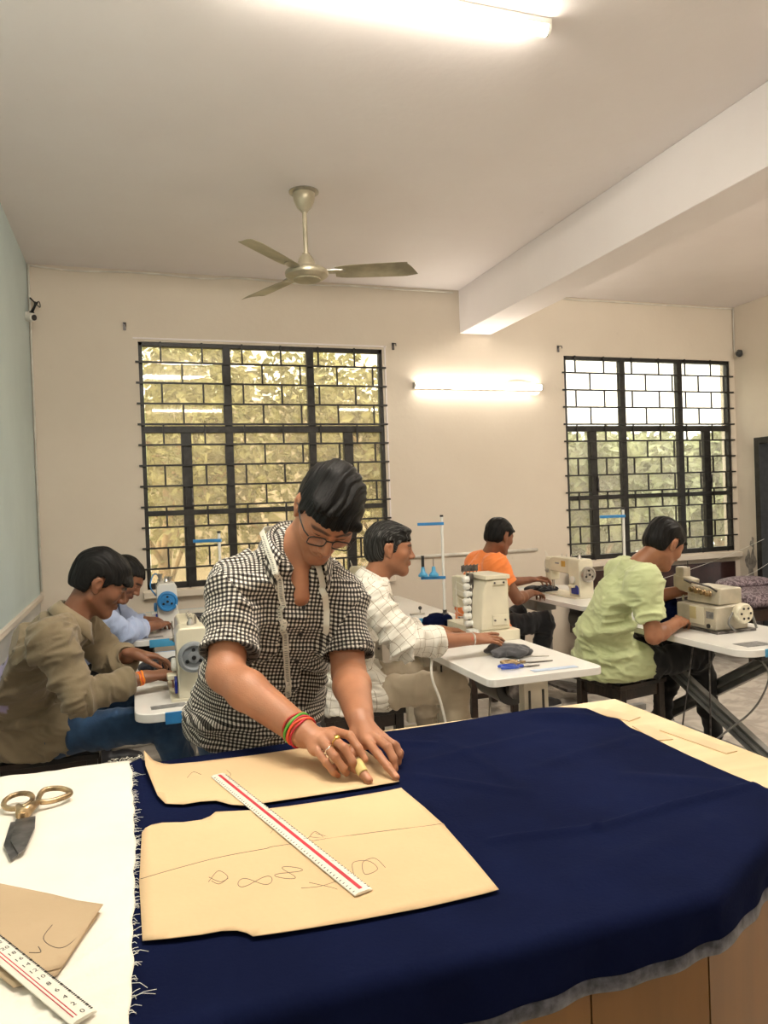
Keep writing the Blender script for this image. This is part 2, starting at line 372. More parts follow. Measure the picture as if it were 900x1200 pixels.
# windows
def make_window(idx, W, mulls, splits, off, glass):
    x0, x1, z0, z1 = W; yf = YB+.035
    win = MB()
    # outer frame and mullions / transoms
    t = .045
    win.box(((x0+x1)/2, yf, z0+t/2), (x1-x0, .05, t)).box(((x0+x1)/2, yf, z1-t/2+.008), (x1-x0, .05, t*.75))
    win.box((x0+.014, yf, (z0+z1)/2), (.03, .05, z1-z0)).box((x1-.014, yf, (z0+z1)/2), (.03, .05, z1-z0))
    w = structure(win.build(f'window_{idx}', M_BLACK, bev=.003))
    TR = [2.062, 1.428]
    for mx_ in mulls:
        MB().box((mx_, yf-.002, (z0+z1)/2), (.058, .052, z1-z0-.02)).build('mullion', M_BLACK, w, bev=.003)
    for tz in TR:
        MB().box(((x0+x1)/2, yf-.004, tz), (x1-x0-.03, .05, .052 if tz > 2 else .04)).build('transom', M_BLACK, w, bev=.003)
    for sx in splits:
        MB().box((sx, yf-.001, (z0+TR[0])/2), (.078, .046, TR[0]-z0-.03)).build('casement_stile', M_BLACK, w, bev=.003)
        MB().box((sx+.03, yf-.035, 1.55), (.012, .02, .13)).build('window_handle', M_STEELD, w, bev=.003)
    # panes, each its own
    xs_top = [x0+.02]+mulls+[x1-.02]; xs_low = sorted(xs_top+splits)
    for (za, zb, xs) in ((TR[0], z1-.02, xs_top), (TR[1], TR[0], xs_low), (z0+.02, TR[1], xs_low)):
        for a, c in zip(xs[:-1], xs[1:]):
            MB().box(((a+c)/2, yf+.012, (za+zb)/2), (c-a-.03, .004, zb-za-.02)).build('pane', glass, w, smooth=False)
    # iron grille on the room side
    g = empty('window_grille_group'); bpy.data.objects.remove(g)
    rows = 12; dz = (z1-z0)/rows; yg = YB-.012
    P = .3045
    for k in range(1, rows):
        z = z1-k*dz
        MB().box(((x0+x1)/2, yg, z), (x1-x0+.05, .014, .014)).build('grille_bar', M_BLACK, w, smooth=False)
    vm = {}
    for k in range(rows):
        za = z1-k*dz
        xx = x0+off+(P/2 if k % 2 else 0)
        xx -= P
        while xx < x1-.02:
            if xx > x0+.02:
                if 'v' not in vm:
                    me = bpy.data.meshes.new('grille_upright'); bm = bmesh.new(); bmesh.ops.create_cube(bm, size=1, matrix=Matrix.Diagonal((.013, .010, dz, 1))); bm.to_mesh(me); bm.free(); me.materials.append(M_BLACK); vm['v'] = me
                o = bpy.data.objects.new('grille_upright', vm['v']); COL.objects.link(o); o.parent = w; o.location = (xx, yg+.001, za-dz/2)
            xx += P
    # sill + plaster bead round the opening
    MB().box(((x0+x1)/2, YB-.025, z0-.035), (x1-x0+.06, .09, .05)).build('window_sill', M_WALL, w, bev=.006)
    return w
w1 = make_window(1, W1, [.737, 1.40], [.41, 1.70], .16, M_GLASSL)
w2 = make_window(2, W2, [4.375, 5.025], [4.04, 5.335], .11, M_GLASSR)
# bead of plaster at the top and right of the left window
structure(MB().box((1.05, YB-.004, 2.745), (2.0, .01, .012)).box((2.035, YB-.004, 1.8), (.012, .01, 1.9)).build('trim_4', M_CEIL, smooth=False))

# ---------------------------------------------------------------- outside: ground, trees, far wall
structure(MB().box((3, YB+6, -.3), (24, 11.5, .1)).build('ground_outside', M_GROUND, smooth=False))
def leaf_cloud(rng, c, rad, n, size):
    vs = []; fs = []
    for i in range(n):
        v = Vector((rng.gauss(0, 1), rng.gauss(0, 1), rng.gauss(0, 1))).normalized()*(rng.random()**.4)
        # clumps
        p = Vector(c)+Vector((v.x*rad[0], v.y*rad[1], v.z*rad[2]))
        d = Vector((rng.gauss(0, 1), rng.gauss(0, .6), rng.gauss(-.4, .7))).normalized(); s = size*rng.uniform(.6, 1.4)
        e = d.cross(Vector((rng.gauss(0, 1), rng.gauss(0, 1), rng.gauss(0, 1)))).normalized()*s*.28
        nn = d.cross(e).normalized()*s*.08
        k = len(vs); vs += [p, p+d*s*.45+e+nn, p+d*s, p+d*s*.45-e+nn]; fs += [(k, k+1, k+2), (k, k+2, k+3)]
    return vs, fs
def tree(x, y, h, rad, n, leafm, label, seed, size=.13, lean=(0, 0)):
    rng = random.Random(seed)
    t = empty('tree', (x, y, -.25), 0, label, 'tree', None)
    top = Vector((lean[0], lean[1], h*.75))
    path = spl([(0, 0, 0), (lean[0]*.2+.05, lean[1]*.2, h*.3), (lean[0]*.6-.05, lean[1]*.5, h*.55), tuple(top)], 5)
    MB().tube(path, [.075*(1-i/len(path)*.7) for i in range(len(path))], 8).build('trunk', M_BARK, t, smooth=True)
    bb = MB(); ends = []
    for k in range(9):
        s = path[3+k % (len(path)-4)]; a = rng.uniform(0, 2*PI)
        e = s+Vector((math.cos(a)*rad[0]*.8, math.sin(a)*rad[1]*.8, rng.uniform(.3, 1.3))); ends.append(e)
        bb.tube(spl([s, s.lerp(e, .5)+Vector((0, 0, rng.uniform(-.1, .25))), e], 4), [.032-.0025*i for i in range(9)], 6)
    bb.build('branches', M_BARK, t, smooth=True)
    V_ = []; F_ = []
    for k, e in enumerate(ends+[top, top+Vector((0, 0, .4))]):
        v, f = leaf_cloud(rng, e, (rad[0]*.6, rad[1]*.6, rad[2]*.45), n//11, size)
        o_ = len(V_); V_ += v; F_ += [tuple(i+o_ for i in q) for q in f]
    me = bpy.data.meshes.new('foliage'); me.from_pydata([tuple(v) for v in V_], [], F_)
    link('foliage', me, leafm, t, kind='stuff'); return t
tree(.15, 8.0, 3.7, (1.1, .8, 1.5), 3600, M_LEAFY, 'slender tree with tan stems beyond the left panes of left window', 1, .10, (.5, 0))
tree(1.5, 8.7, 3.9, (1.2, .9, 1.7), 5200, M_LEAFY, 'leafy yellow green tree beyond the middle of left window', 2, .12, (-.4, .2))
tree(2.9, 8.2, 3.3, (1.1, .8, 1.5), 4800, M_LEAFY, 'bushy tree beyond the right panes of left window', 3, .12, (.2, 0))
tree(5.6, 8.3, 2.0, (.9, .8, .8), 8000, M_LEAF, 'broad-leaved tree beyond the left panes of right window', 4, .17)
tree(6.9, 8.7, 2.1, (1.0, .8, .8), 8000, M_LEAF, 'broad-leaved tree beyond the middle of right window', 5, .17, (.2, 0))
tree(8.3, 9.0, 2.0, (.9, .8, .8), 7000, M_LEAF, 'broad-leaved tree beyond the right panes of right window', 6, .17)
bw = MB().box((1.2, YB+6.5, 1.45), (8.0, .2, 3.5)).build('boundary_wall', M_OUTW, smooth=False)
tag(bw, 'plastered building wall behind the trees outside left window', 'wall')
# ================================================================ TUBE LIGHTS, FAN, WIRES, CAMERAS
def tube_light(name, c, ax, label, wall=False, ln=1.22, glow=None):
    M_T = glow or M_TUBE
    """LED batten: slim housing with half-round glowing diffuser. ax = direction of the length"""
    t = empty(name, c, 0, label, 'light')
    up = 'Y' if wall else 'Z'
    h = ln/2
    if wall:   # fixed to the far wall, light faces -Y
        MB().box((0, -.012, 0), (ln, .024, .05)).build('housing', M_PVC, t, bev=.003)
        prof = [(-.024+0*i, 0) for i in range(0)]
        pr = [(-.024-.028*math.sin(PI*i/8), .024*math.cos(PI*i/8)) for i in range(9)]
        MB().prism(pr, -h+.012, h-.012, 'X').build('diffuser', M_T, t, smooth='auto')
        for s in (-1, 1): MB().prism([(a*1.06, b*1.06) for a, b in pr]+[(0, -.026), (0, .026)], s*h-.012*(s > 0), s*h+.012*(s < 0), 'X').build('end_cap', M_PVC, t)
    else:
        MB().box((0, 0, -.012), (ln, .05, .024)).build('housing', M_PVC, t, bev=.003)
        pr = [(.024*math.cos(PI*i/8), -.024-.028*math.sin(PI*i/8)) for i in range(9)]
        MB().prism(pr, -h+.012, h-.012, 'X').build('diffuser', M_T, t, smooth='auto')
        for s in (-1, 1): MB().prism([(a*1.06, b*1.06) for a, b in pr]+[(-.026, 0), (.026, 0)], s*h-.012*(s > 0), s*h+.012*(s < 0), 'X').build('end_cap', M_PVC, t)
    return t
tl = tube_light('tube_light', (2.885, YB, 2.425), 'X', 'glowing tube light on the far wall between the two windows', True, glow=M_TUBEF)
tl2 = tube_light('tube_light', (.955, 2.49, ZC), 'X', 'glowing tube light on the ceiling at the top of the photo')
MB().tube(spl([(.61, YB-.02, 2.47), (.5, YB-.01, 2.50), (.2, YB-.01, 2.49), (.0, YB-.01, 2.46)], 5), .004, 5) if False else None
MB().tube(spl([(.25, -.01, .03), (.35, -.015, .045), (.5, -.012, .04), (.6, -.012, .01), (.58, -.012, -.06), (.5, -.012, -.05)], 6), .004, 5).build('lead', M_PVC, tl, smooth=True)
MB().tube(spl([(-.5, .03, -.004), (-.2, .035, -.004), (.2, .03, -.004), (.62, .01, -.004)], 6), .004, 5).build('lead', M_PVC, tl2, smooth=True)
# unseen tubes added as fill: over the table, past the beam, at the rear
for x, y, lb, g_ in ((.45, 1.55, 'added unseen tube light brightening the cutting table', M_TUBET), (1.0, -1.9, 'added unseen fill tube light behind the photographer', M_TUBEW), (4.3, 2.4, 'added unseen fill tube light past the beam near the front', M_TUBEB), (4.3, -1.6, 'added unseen fill tube light past the beam at the rear', M_TUBEW)):
    tube_light('tube_light', (x, y, ZC), 'X', lb, glow=g_)

# ceiling fan
FX, FY = 1.00, 4.21
fan = empty('ceiling_fan', (FX, FY, ZC), 0, 'champagne coloured three-blade ceiling fan hanging before the left window wall', 'fan')
MB().lathe((0, 0, 0), (0, 0, -1), [(.085, 0), (.086, .006), (.06, .012)], 28).build('ceiling_plate', M_STEEL, fan, smooth='auto')
MB().lathe((0, 0, -.012), (0, 0, -1), [(.062, 0), (.064, .01), (.058, .045), (.042, .08), (.022, .10), (.018, .105)], 28).build('top_canopy', M_FANM, fan, smooth='auto')
MB().cyl((0, 0, -.10), (0, 0, -.40), .0135, 16).build('down_rod', M_FANM, fan, smooth='auto')
MB().lathe((0, 0, -.35), (0, 0, -1), [(.016, 0), (.022, .004), (.022, .012), (.03, .018), (.045, .04), (.055, .08), (.06, .095)], 28).build('lower_canopy', M_FANM, fan, smooth='auto')
MB().lathe((0, 0, -.435), (0, 0, -1), [(.06, 0), (.10, .008), (.122, .022), (.125, .034), (.122, .048), (.10, .062), (.078, .068)], 36).build('motor_housing', M_FANM, fan, smooth='auto')
MB().lathe((0, 0, -.498), (0, 0, -1), [(.082, 0), (.078, .010), (.05, .018), (.004, .02)], 32).build('motor_cap', M_FANB, fan, smooth='auto')
FZ = -.462
for ang in FAN_ANGLES if 'FAN_ANGLES' in globals() else (-20, 112, 228):
    Rz = Matrix.Rotation(R(ang), 4, 'Z')
    ar = MB()
    ar._add([], [])
    ar.prism([(.10, -.028), (.16, -.034), (.21, -.026), (.225, 0), (.21, .026), (.16, .034), (.10, .028)], FZ-.004, FZ+.004, 'Z', T=Rz)
    br = ar.build('blade_arm', M_STEEL, fan, bev=.002)
    # cambered, pitched blade
    vs = []; fs = []; nx, ny = 14, 6; x0, x1 = .165, .61
    tw = R(-13)
    for side in (0, 1):
        for i in range(nx+1):
            u = i/nx; x = x0+(x1-x0)*u; w = .064+.012*math.sin(u*PI*.5)-(.018*max(0, (u-.9)/.1)**2)
            if u < .1: w *= .8+2*u
            for j in range(ny+1):
                v = j/ny*2-1; y = v*w; z = .006*(1-v*v)-.002*side
                yy = y*math.cos(tw)-z*math.sin(tw); zz = y*math.sin(tw)+z*math.cos(tw)
                xx = x+ (.03*v if u > .97 else 0)
                vs.append(Rz @ Vector((xx, yy, FZ+zz-.004)))
    S = (nx+1)*(ny+1)
    for i in range(nx):
        for j in range(ny):
            a = i*(ny+1)+j; q = (a, a+1, a+ny+2, a+ny+1); fs.append(q); fs.append(tuple(S+k for k in reversed(q)))
    rim = [j for j in range(ny+1)]+[i*(ny+1)+ny for i in range(1, nx+1)]+[nx*(ny+1)+j for j in range(ny-1, -1, -1)]+[i*(ny+1) for i in range(nx-1, 0, -1)]
    for k in range(len(rim)): a, c = rim[k], rim[(k+1) % len(rim)]; fs.append((a, S+a, S+c, c))
    mb = MB(); mb._add(vs, fs); mb.build('blade', M_FANB, fan, smooth='auto')

# small wall hardware
def hook(x, z, label):
    t = empty('curtain_bracket', (x, YB, z), 0, label, 'bracket', None)
    MB().box((0, -.003, 0), (.022, .006, .06)).build('back_plate', M_STEELD, t, bev=.001)
    MB().tube([(0, -.005, .018), (.005, -.03, .018), (.008, -.05, .014), (.008, -.055, -.006)], .005, 6).build('hook_arm', M_STEELD, t, smooth=True)
hook(-.005, 2.83, 'small rusty bracket on the wall left of the left window')
hook(2.11, 2.75, 'small bent bracket on the wall right of the left window')
hook(3.69, 2.78, 'small bracket on the wall by the upper corner of right window')
def cctv(loc, d, label, body=M_PVC):
    t = empty('security_camera', loc, 0, label, 'camera'); d = Vector(d).normalized()
    MB().cyl((0, 0, 0), d*.025+Vector((0, 0, 0)), .028, 16).build('mount', body, t)
    p = d*.02+Vector((0, 0, -.01)); a = Vector((d.x*.4+.5*(d.x > 0)-.2*(d.x < 0), -.8, -.25)).normalized()
    MB().lathe(p-a*.03, a, [(.02, 0), (.029, .006), (.031, .05), (.03, .075), (.024, .08)], 20).build('body', body, t, smooth='auto')
    MB().lathe(p+a*.048, a, [(.02, 0), (.02, .008), (.012, .010)], 16).build('lens', M_BLACKP, t, smooth='auto')
cctv((XL, 5.70, 2.835), (1, 0, 0), 'white security camera in the upper left corner')
cctv((XR, 5.80, 2.79), (-1, 0, 0), 'dark security camera on the right wall', M_BLACKP)
w = MB()
for k in range(4):
    rr = random.Random(k)
    w.tube(spl([(XL+.02, YB-.03, 3.0), (XL+.02+.02*k, YB-.05, 2.99-.02*k), (XL+.05+.01*k, YB-.07-.02*k, 2.95), (XL+.03, YB-.08, 2.90-.01*k), (XL+.02+.01*k, YB-.14, 2.87)], 5), .004, 5)
tag(w.build('wire_bundle', M_BLACKP, smooth=True), 'tangle of black wires above the white security camera', 'wire')
o = MB().tube([(XL+.012, YB-.012, .9), (XL+.012, YB-.012, 3.1), (XL+.012, YB-.012, 3.245)], .008, 6).build('corner_cable', M_PVC, smooth=True); tag(o, 'pale cable running up the left rear corner', 'cable')
pts = [(XL+.02+i*.30, YB-.012, 3.236-.012*abs(math.sin(i*1.9))-.008*(i % 3 == 1)) for i in range(12)]
o = MB().tube(spl(pts, 4), .006, 6).build('ceiling_cable', M_PVC, smooth=True); tag(o, 'thin sagging cable along the ceiling line above the left window', 'cable')
pts = [(3.05+i*.29, YB-.012, 3.236-.010*abs(math.sin(i*1.7))) for i in range(10)]
o = MB().tube(spl(pts, 4), .006, 6).build('ceiling_cable', M_PVC, smooth=True); tag(o, 'thin cable along the ceiling line above the right window', 'cable')
o = MB().tube([(XR-.01, YB-.015, 2.82), (XR-.01, YB-.015, 3.24)], .007, 6).tube(spl([(XR-.01, YB-.015, 2.83), (XR-.012, 5.86, 2.80), (XR-.012, 5.84, 2.81), (XR-.012, 5.82, 2.80)], 4), .005, 6).build('corner_cable', M_PVC, smooth=True); tag(o, 'cable dropping down the right rear corner to the dark camera', 'cable')
o = MB().tube([(2.06, YB-.02, .985), (3.40, YB-.02, .985)], .014, 10).build('wall_conduit', M_PVC, smooth=True); tag(o, 'white conduit pipe low on the far wall between the windows', 'pipe')
# ================================================================ CUTTING TABLE
TX0, TX1, TY0, TY1, TZ = -1.25+.62, 1.30, .90, 1.832, .86
ct = empty('cutting_table', ((TX0+TX1)/2, (TY0+TY1)/2, 0), 0, 'large plywood cutting table in the foreground under the navy and white cloth', 'table')
cx, cy = (TX0+TX1)/2, (TY0+TY1)/2
top_pts = [(TX0, TY1), (TX0, TY0), (.80, TY0), (TX1, 1.14), (TX1, TY1)]
MB().prism([(x-cx, y-cy) for x, y in top_pts], TZ-.025, TZ).build('table_top', M_PLY, ct, bev=.002)
MB().prism([(x-cx, y-cy) for x, y in ((TX0+.01, TY0+.012), (.59, TY0+.012), (.59, TY0+.030), (TX0+.01, TY0+.030))], .05, .835).build('front_panel', M_PLYF, ct, smooth=False)
MB().prism([(x-cx, y-cy) for x, y in ((.593, TY0+.012), (.797, TY0+.012), (.797, TY0+.030), (.593, TY0+.030))], .05, .835).build('front_panel', M_PLYF, ct, smooth=False)
MB().prism([(x-cx, y-cy) for x, y in ((.80, TY0+.012), (TX1-.005, 1.150), (TX1-.012, 1.168), (.80, TY0+.030))], .05, .835).build('front_panel', M_PLYF, ct, smooth=False)
for sx in (-1, 1):
    for sy in (-1, 1):
        MB().box((sx*((TX1-TX0)/2-.06), sy*((TY1-TY0)/2-.07)+(.26 if sx > 0 and sy < 0 else 0), .42), (.06, .06, .83)).build('leg', M_STOOL, ct, bev=.003)
MB().box((0, (TY1-TY0)/2-.07, .78), (TX1-TX0-.19, .03, .08)).build('apron', M_PLYF, ct, bev=.002)
for k, (x, y, w, l, a) in enumerate([(1.20, 1.70, .05, .13, .35), (1.245, 1.44, .035, .20, .1), (1.19, 1.53, .045, .12, -.2)]):
    MB().box((x-cx, y-cy, TZ+.0012), (w, l, .0024), rz=a).build('tape_patch', M_TAPEP, ct, smooth=False, label='faded strip of parcel tape')

# ================================================================ SEWING TABLES
def sewing_table(x0, x1, y0, y1, label, edge='blue', legs='post', rz=0, sticker=True, rnd=.07):
    """worktop long along Y; operator sits on the -X side. origin at near left foot"""
    t = empty('sewing_table', ((x0+x1)/2, (y0+y1)/2, 0), rz, label, 'table')
    w, l = x1-x0, y1-y0; zt = .75; th = .032
    def outline(d=0):
        pts = []
        for (sx, sy) in ((1, 1), (-1, 1), (-1, -1), (1, -1)):
            rr = rnd; c = (sx*(w/2-rr), sy*(l/2-rr)); a0 = {(1, 1): 0, (-1, 1): 90, (-1, -1): 180, (1, -1): 270}[(sx, sy)]
            for i in range(6):
                a = R(a0+18*i); pts.append((c[0]+math.cos(a)*(rr+d), c[1]+math.sin(a)*(rr+d)))
        return pts
    MB().prism(outline(), zt-th, zt, 'Z').build('worktop', M_LAM, t, bev=.004)
    if edge != 'none':
        # coloured edging band at the two short ends
        m_ = M_BLUE if edge == 'blue' else M_BLUEL
        for s in (-1, 1):
            b = MB(); b.box((0.02, s*(l/2+.0015), zt-th/2-.004), (w-2*rnd-.02, .007, th+.010)); b.build('edge_band', m_, t, bev=.002)
    if sticker:
        MB().box((-w/2+.115, -l/2+.085, zt+.0006), (.12, .05, .0012), rz=.05).build('sticker', M_LBLG, t, smooth=False)
    # frame
    if legs == 'post':
        for s in (-1, 1):
            y = s*(l/2-.16)
            b = MB().box((.02, y, .40), (.115, .045, .62)); o = b.build('leg', M_BEIGEST, t, bev=.004)
            for q in (-1, 1):
                MB().box((.02+q*.032, y-.0235, .56), (.010, .002, .18)).build('slot', M_BLACK, o, smooth=False)
                MB().cyl((.02+q*.03, y-.022, .40), (.02+q*.03, y-.030, .40), .010, 10).build('bolt', M_STEELD, o)
            MB().box((.02, y, .04), (w*.92, .06, .045)).build('foot', M_BEIGEST, t, bev=.004)
            MB().box((.0, y, .712), (w*.8, .045, .012)).build('bracket', M_BEIGEST, t)
        MB().box((.02, 0, .16), (.03, l-.36, .05)).build('stretcher', M_BEIGEST, t, bev=.003)
    elif legs == 'steel':
        for s in (-1, 1):
            y = s*(l/2-.15)
            MB().box((.03, y, .375), (.055, .035, .66)).build('leg', M_GREYST, t, bev=.003)
            MB().box((0, y, .03), (w*.9, .05, .04)).build('foot', M_GREYST, t, bev=.003)
            MB().box((0, y, .712), (w*.8, .045, .012)).build('bracket', M_GREYST, t)
        MB().box((.03, 0, .16), (.03, l-.34, .05)).build('stretcher', M_GREYST, t, bev=.003)
    # motor with pulley, drawer, treadle and rod
    o = MB().cyl((.12, -.10, .56), (.12, .14, .56), .085, 20).box((.12, .02, .655), (.10, .12, .08)).build('motor', M_BLACKP, t, bev=.003)
    MB().lathe((.12, -.145, .56), (0, 1, 0), [(.045, 0), (.045, .006), (.03, .01), (.03, .022), (.045, .026), (.045, .032)], 18).build('pulley', M_STEELD, o, smooth='auto')
    MB().box((-.03, 0.05, .085), (.26, .34, .02), R3=Matrix.Rotation(.18, 3, 'Y')).build('treadle', M_STEELD, t, bev=.004)
    MB().tube([(.09, .12, .12), (.10, .10, .50)], .006, 6).build('pull_rod', M_STEEL, t, smooth=True)
    MB().box((-w/2+.12, l/2-.30, .675), (.16, .30, .08)).build('drawer', M_GREYST if legs != 'post' else M_BEIGEST, t, bev=.003)
    return t
tA = sewing_table(-.02, .53, 2.69, 3.86, 'blue-edged sewing table in front of the man in the khaki shirt', 'blue', 'steel')
tB = sewing_table(-.04, .51, 4.24, 5.42, 'blue-edged sewing table by the left window, in front of the man in blue', 'light', 'steel')
tC = sewing_table(1.28, 1.80, 2.60, 3.86, 'white sewing table with scissors on its near end, beside the man in white', 'none', 'post', sticker=False, rnd=.035)
tC2 = sewing_table(1.33, 1.86, 4.16, 5.30, 'empty-seated white sewing table behind the man in the white shirt', 'light', 'post', sticker=False)
tO = sewing_table(2.67, 3.22, 4.03, 5.16, 'white sewing table in front of the man in the orange T-shirt', 'light', 'steel', sticker=False)
# the green man's table: stand of crossed steel channels
tG = empty('sewing_table', (2.765, 3.14, 0), 0, 'white sewing table with rounded blue corner on a slanting steel channel stand', 'table')
def rrect(w, l, rr):
    pts = []
    for (sx, sy, a0) in ((1, 1, 0), (-1, 1, 90), (-1, -1, 180), (1, -1, 270)):
        for i in range(6):
            a = R(a0+18*i); pts.append((sx*(w/2-rr)+math.cos(a)*rr, sy*(l/2-rr)+math.sin(a)*rr))
    return pts
MB().prism(rrect(.57, 1.16, .08), .718, .75).build('worktop', M_LAM, tG, bev=.004)
MB().box((.03, -.5815, .733), (.40, .008, .036)).build('edge_band', M_BLUEL, tG, bev=.002)
MB().box((-.13, -.47, .7506), (.14, .09, .0012)).build('sticker', M_LBLG, tG, smooth=False)
MB().box((-.06, .10, .7508), (.16, .10, .0014)).build('needle_plate_recess', M_LBLG, tG, smooth=False)
def channel(p, q, w, name, parent, m=M_GREYST):
    p, q = Vector(p), Vector(q); d = q-p; ln = d.length; z = d.normalized(); y = Vector((1, 0, 0)) if abs(z.x) < .9 else Vector((0, 1, 0))
    x = y.cross(z).normalized(); y = z.cross(x)
    T = Matrix(((x.x, y.x, z.x, p.x), (x.y, y.y, z.y, p.y), (x.z, y.z, z.z, p.z), (0, 0, 0, 1)))
    h = w/2; t_ = .004
    return MB().box((0, 0, ln/2), (w, t_, ln), T=T).box((h-t_/2, -.015, ln/2), (t_, .03, ln), T=T).box((-h+t_/2, -.015, ln/2), (t_, .03, ln), T=T).box((0, -.02, ln/2), (.012, .012, ln), T=T).build(name, m, parent)
channel((-.12, .42, .70), (.02, -.60, .10), .075, 'slanting_channel', tG)
channel((.16, -.45, .70), (.10, .55, .10), .075, 'slanting_channel', tG)
channel((-.02, -.62, .075), (-.02, .62, .075), .07, 'floor_rail', tG)
channel((.20, -.62, .075), (.20, .62, .075), .07, 'floor_rail', tG)
for s in (-1, 1): MB().box((.09, s*.6, .05), (.40, .05, .07)).build('foot', M_GREYST, tG, bev=.003)
MB().box((-.04, -.38, .692), (.10, .20, .045)).build('motor_switch_box', M_BLACKP, tG, bev=.004)
MB().tube(spl([(-.03, -.40, .67), (.0, -.43, .58), (-.02, -.36, .42), (-.1, -.25, .28), (-.16, -.1, .12)], 7), .005, 6).build('power_cord', M_GREYST, tG, smooth=True)
MB().tube([(-.13, -.20, .70), (-.14, -.20, .12)], .004, 6).build('pull_chain', M_STEELD, tG, smooth=True)
MB().tube([(-.10, -.06, .70), (-.18, -.02, .12)], .004, 6).build('pull_rod', M_STEELD, tG, smooth=True)
MB().box((-.16, -.1, .09), (.20, .30, .018), R3=Matrix.Rotation(.15, 3, 'Y')).build('treadle', M_STEELD, tG, bev=.003)

# ================================================================ STOOLS
def stool(x, y, w, l, h, label, rz=0, m=M_STOOL):
    t = empty('wooden_stool', (x, y, 0), rz, label, 'stool')
    MB().box((0, 0, h-.0125), (w, l, .025)).build('seat', m, t, bev=.004)
    for sx in (-1, 1):
        for sy in (-1, 1):
            MB().box((sx*(w/2-.03), sy*(l/2-.03), (h-.025)/2), (.042, .042, h-.025)).build('leg', m, t, bev=.003)
    for s in (-1, 1):
        MB().box((0, s*(l/2-.03), h-.055), (w-.102, .022, .06)).build('apron', m, t, bev=.002)
        MB().box((s*(w/2-.03), 0, h-.055), (.022, l-.102, .06)).build('apron', m, t, bev=.002)
        MB().box((0, s*(l/2-.03), .14), (w-.102, .02, .035)).build('stretcher', m, t, bev=.002)
        MB().box((s*(w/2-.03), 0, .20), (.02, l-.102, .035)).build('stretcher', m, t, bev=.002)
    return t
stool(-.375, 3.44, .42, .36, .47, 'black wooden stool under the man in the khaki shirt')
stool(1.00, 3.52, .40, .36, .47, 'dark wooden stool under the man in the white shirt')
stool(2.46, 3.42, .34, .34, .47, 'dark wooden stool under the man in the green T-shirt', .18)
stool(2.25, 4.66, .36, .36, .47, 'dark wooden stool under the man in the orange T-shirt')
stool(-.38, 4.80, .36, .36, .47, 'wooden stool under the man in the blue shirt')

